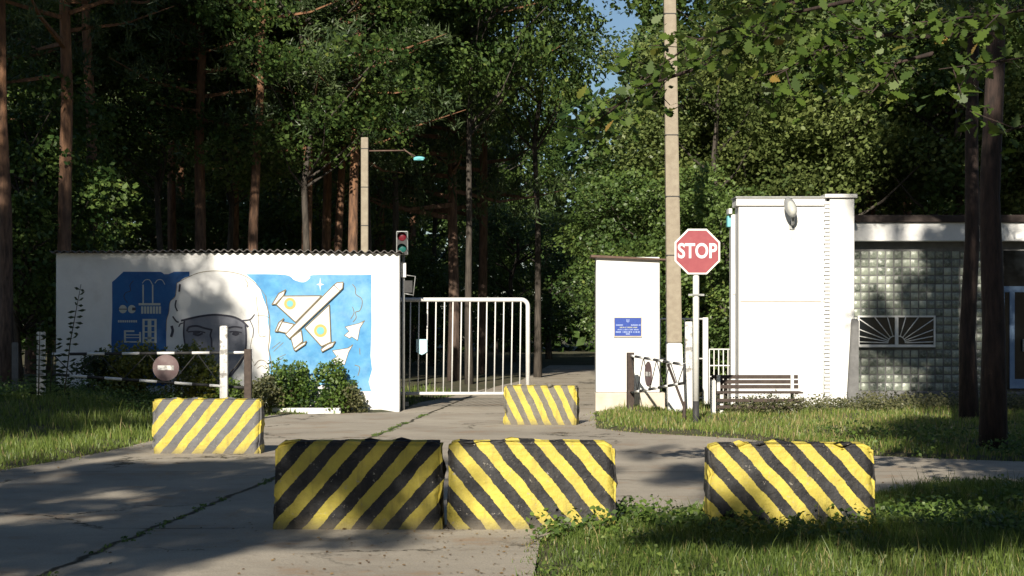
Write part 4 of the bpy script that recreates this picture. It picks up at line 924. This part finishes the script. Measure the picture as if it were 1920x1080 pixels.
def grass(name, x0, x1, y0, y1, dens, hh, wd, label, tint=(.5, .2), extra=None, edge=.0, dry=.05):
    n = int((x1 - x0) * (y1 - y0) * dens); x = rng.uniform(x0, x1, n); y = rng.uniform(y0, y1, n); d = sdist(x, y)
    k = d > edge + rng.normal(0, .07, n) - .02
    if extra is not None: k &= extra(x, y)
    x, y, d = x[k], y[k], d[k]; pn = patchn(x, y)
    h = hh * rng.uniform(.4, 1.3, len(x)) * (.55 + .8 * pn) * (.35 + .65 * sstep(d, 0, .4)); h = np.where(rng.random(len(x)) < .03, h * 1.9, h); bare = np.sin(x * 2.7 + 1) * np.sin(y * 3.1 + x) > .72; h = np.where(bare, h * .3, h); tt = np.clip(rng.normal(tint[0], tint[1], len(x)) + (pn - .5) * .3, 0, .92); tt[rng.random(len(x)) < dry] = 1
    V, f_, T = blades(x, y, h, wd * rng.uniform(.7, 1.3, len(x)), tt)
    o = link(name, np_mesh(name, V, f_, 4, T), MAT['grass']); tag(o, label, 'grass', kind='stuff'); return o
grass('foreground_grass', 0, 7, 9.5, 19.6, 1500, .10, .0035, 'bright and shaded grass along the foreground at the lower right', (.5, .2))
gw = []
for _ in range(700):
    x = rng.uniform(.2, 5.5); y = rng.uniform(11.5, 19)
    if float(sdist(np.array([x]), np.array([y]))[0]) > .02 and math.sin(x * 3.1 + y) * math.sin(y * 2.3 - x) > -.1: gw.append((x, y))
grass('left_verge_grass', -12, -3.8, 18, 35.5, 520, .12, .006, 'long grass of the left verge up to the mural wall', (.45, .2))
grass('right_verge_grass', 1.2, 13, 19.5, 36.2, 330, .09, .007, 'short dry grass between the side road and the gatehouse', (.6, .22), dry=.22)
grass('gateway_grass', -3.5, -.2, 37, 45, 120, .12, .01, 'grass strip beside the road beyond the gate', (.4, .2))
# weeds along joints and base
def weeds(name, pts, size, mat, label, hgt_=.12, per=14, spread=.07, shape=DIAMOND):
    P = []; T = []
    for x, y in pts:
        b = max(0., float(hgt(np.array([x]), np.array([y]))[0])); k = per; H = hgt_ * rng.uniform(.5, 1.4)
        P.append(np.stack([x + rng.normal(0, spread, k), y + rng.normal(0, spread, k), b + rng.uniform(.01, 1, k) ** .8 * H], 1)); T.append(np.clip(rng.normal(.5, .2, k) + rng.normal(0, .15), 0, .92))
    tag(link(name, leaf_mesh(name, np.concatenate(P), size, np.concatenate(T), shape, up=.5), MAT[mat]), label, 'weeds', kind='stuff')
jp = [(-3.95 + .07 * y + rng.normal(0, .03), y) for y in np.sort(rng.uniform(11, 34, 240)) if math.sin(y * 2.3) + math.sin(y * .9 + 1) > -.6]
weeds('joint_weeds', jp, .025, 'bushleaf', 'small weeds growing in the long joint between the road slabs', .018, 10, .02)
fw = []
for _ in range(900):
    x = rng.uniform(.3, 5.5); y = rng.uniform(13.2, 16.8)
    d = float(sdist(np.array([x]), np.array([y]))[0])
    if d > -.05 and (y > 13.75 + .3 * math.sin(x * 2)) and rng.random() < .45 + .5 * math.sin(x * 5 + y * 3): fw.append((x, y))
weeds('barrier_weeds', fw, .05, 'bushleaf', 'leafy weeds round the feet of the foreground blocks', .16, 22, .09)
weeds('verge_clover', gw, .035, 'grass', 'clover and small broad leaved weeds among the foreground grass', .09, 12, .06)
bw_ = [(rng.uniform(4.3, 10.5), rng.uniform(34.3, 36.9)) for _ in range(420)]; bw_ += [(rng.uniform(3.7, 5.6), rng.uniform(33.2, 33.8)) for _ in range(45)]; bw_ = [p for p in bw_ if not (p[1] > 36.0 and p[0] < 6.8)]
weeds('wall_weeds', bw_, .05, 'dryweed', 'ragged weeds along the foot of the gatehouse', .25, 34, .1)
vw = [(rng.uniform(-9, -4.8), rng.uniform(30.5, 35.2)) for _ in range(220)]
weeds('verge_weeds', vw, .05, 'bushleaf', 'mixed weeds in front of the mural wall', .3, 20, .1)
mw = [(rng.uniform(4.3, 8.5), rng.uniform(20.5, 27)) for _ in range(200)]; mw = [p for p in mw if float(sdist(np.array([p[0]]), np.array([p[1]]))[0]) > .05]
weeds('shade_weeds', mw, .055, 'bushleaf', 'leafy weeds in the shade around the dark trunks', .2, 20, .12)
# litter on the road
eg = []
for _ in range(9000):
    x = rng.uniform(-8, 6); y = rng.uniform(11.5, 35)
    eg.append((x, y))
eg = np.array(eg); dd_ = sdist(eg[:, 0], eg[:, 1]); eg = eg[(dd_ < .02) & (rng.random(len(eg)) < np.exp(dd_ / .22))]
tag(link('edge_litter', leaf_mesh('edge_litter', np.stack([eg[:, 0], eg[:, 1], np.full(len(eg), .008)], 1), .035, rng.uniform(0, 1, len(eg)), up=3), MAT['litter']), 'fallen leaves and crumbs gathered along the road edges', 'litter', kind='stuff')
n = 900; x = rng.uniform(-4, 1.2, n) ; y = rng.uniform(11.5, 16, n); k = sdist(x, y) < 0; k &= rng.random(n) < np.exp(-((x + .3) / 1.6) ** 2); x, y = x[k], y[k]
P = np.stack([x, y, np.full(len(x), .008)], 1)
tag(link('leaf_litter', leaf_mesh('leaf_litter', P, .028, rng.uniform(0, 1, len(P)), up=3), MAT['litter']), 'dry bits and leaves scattered on the road before the blocks', 'litter', kind='stuff')
for p in PROTO.values():
    if 'used' in p.keys(): del p['used']
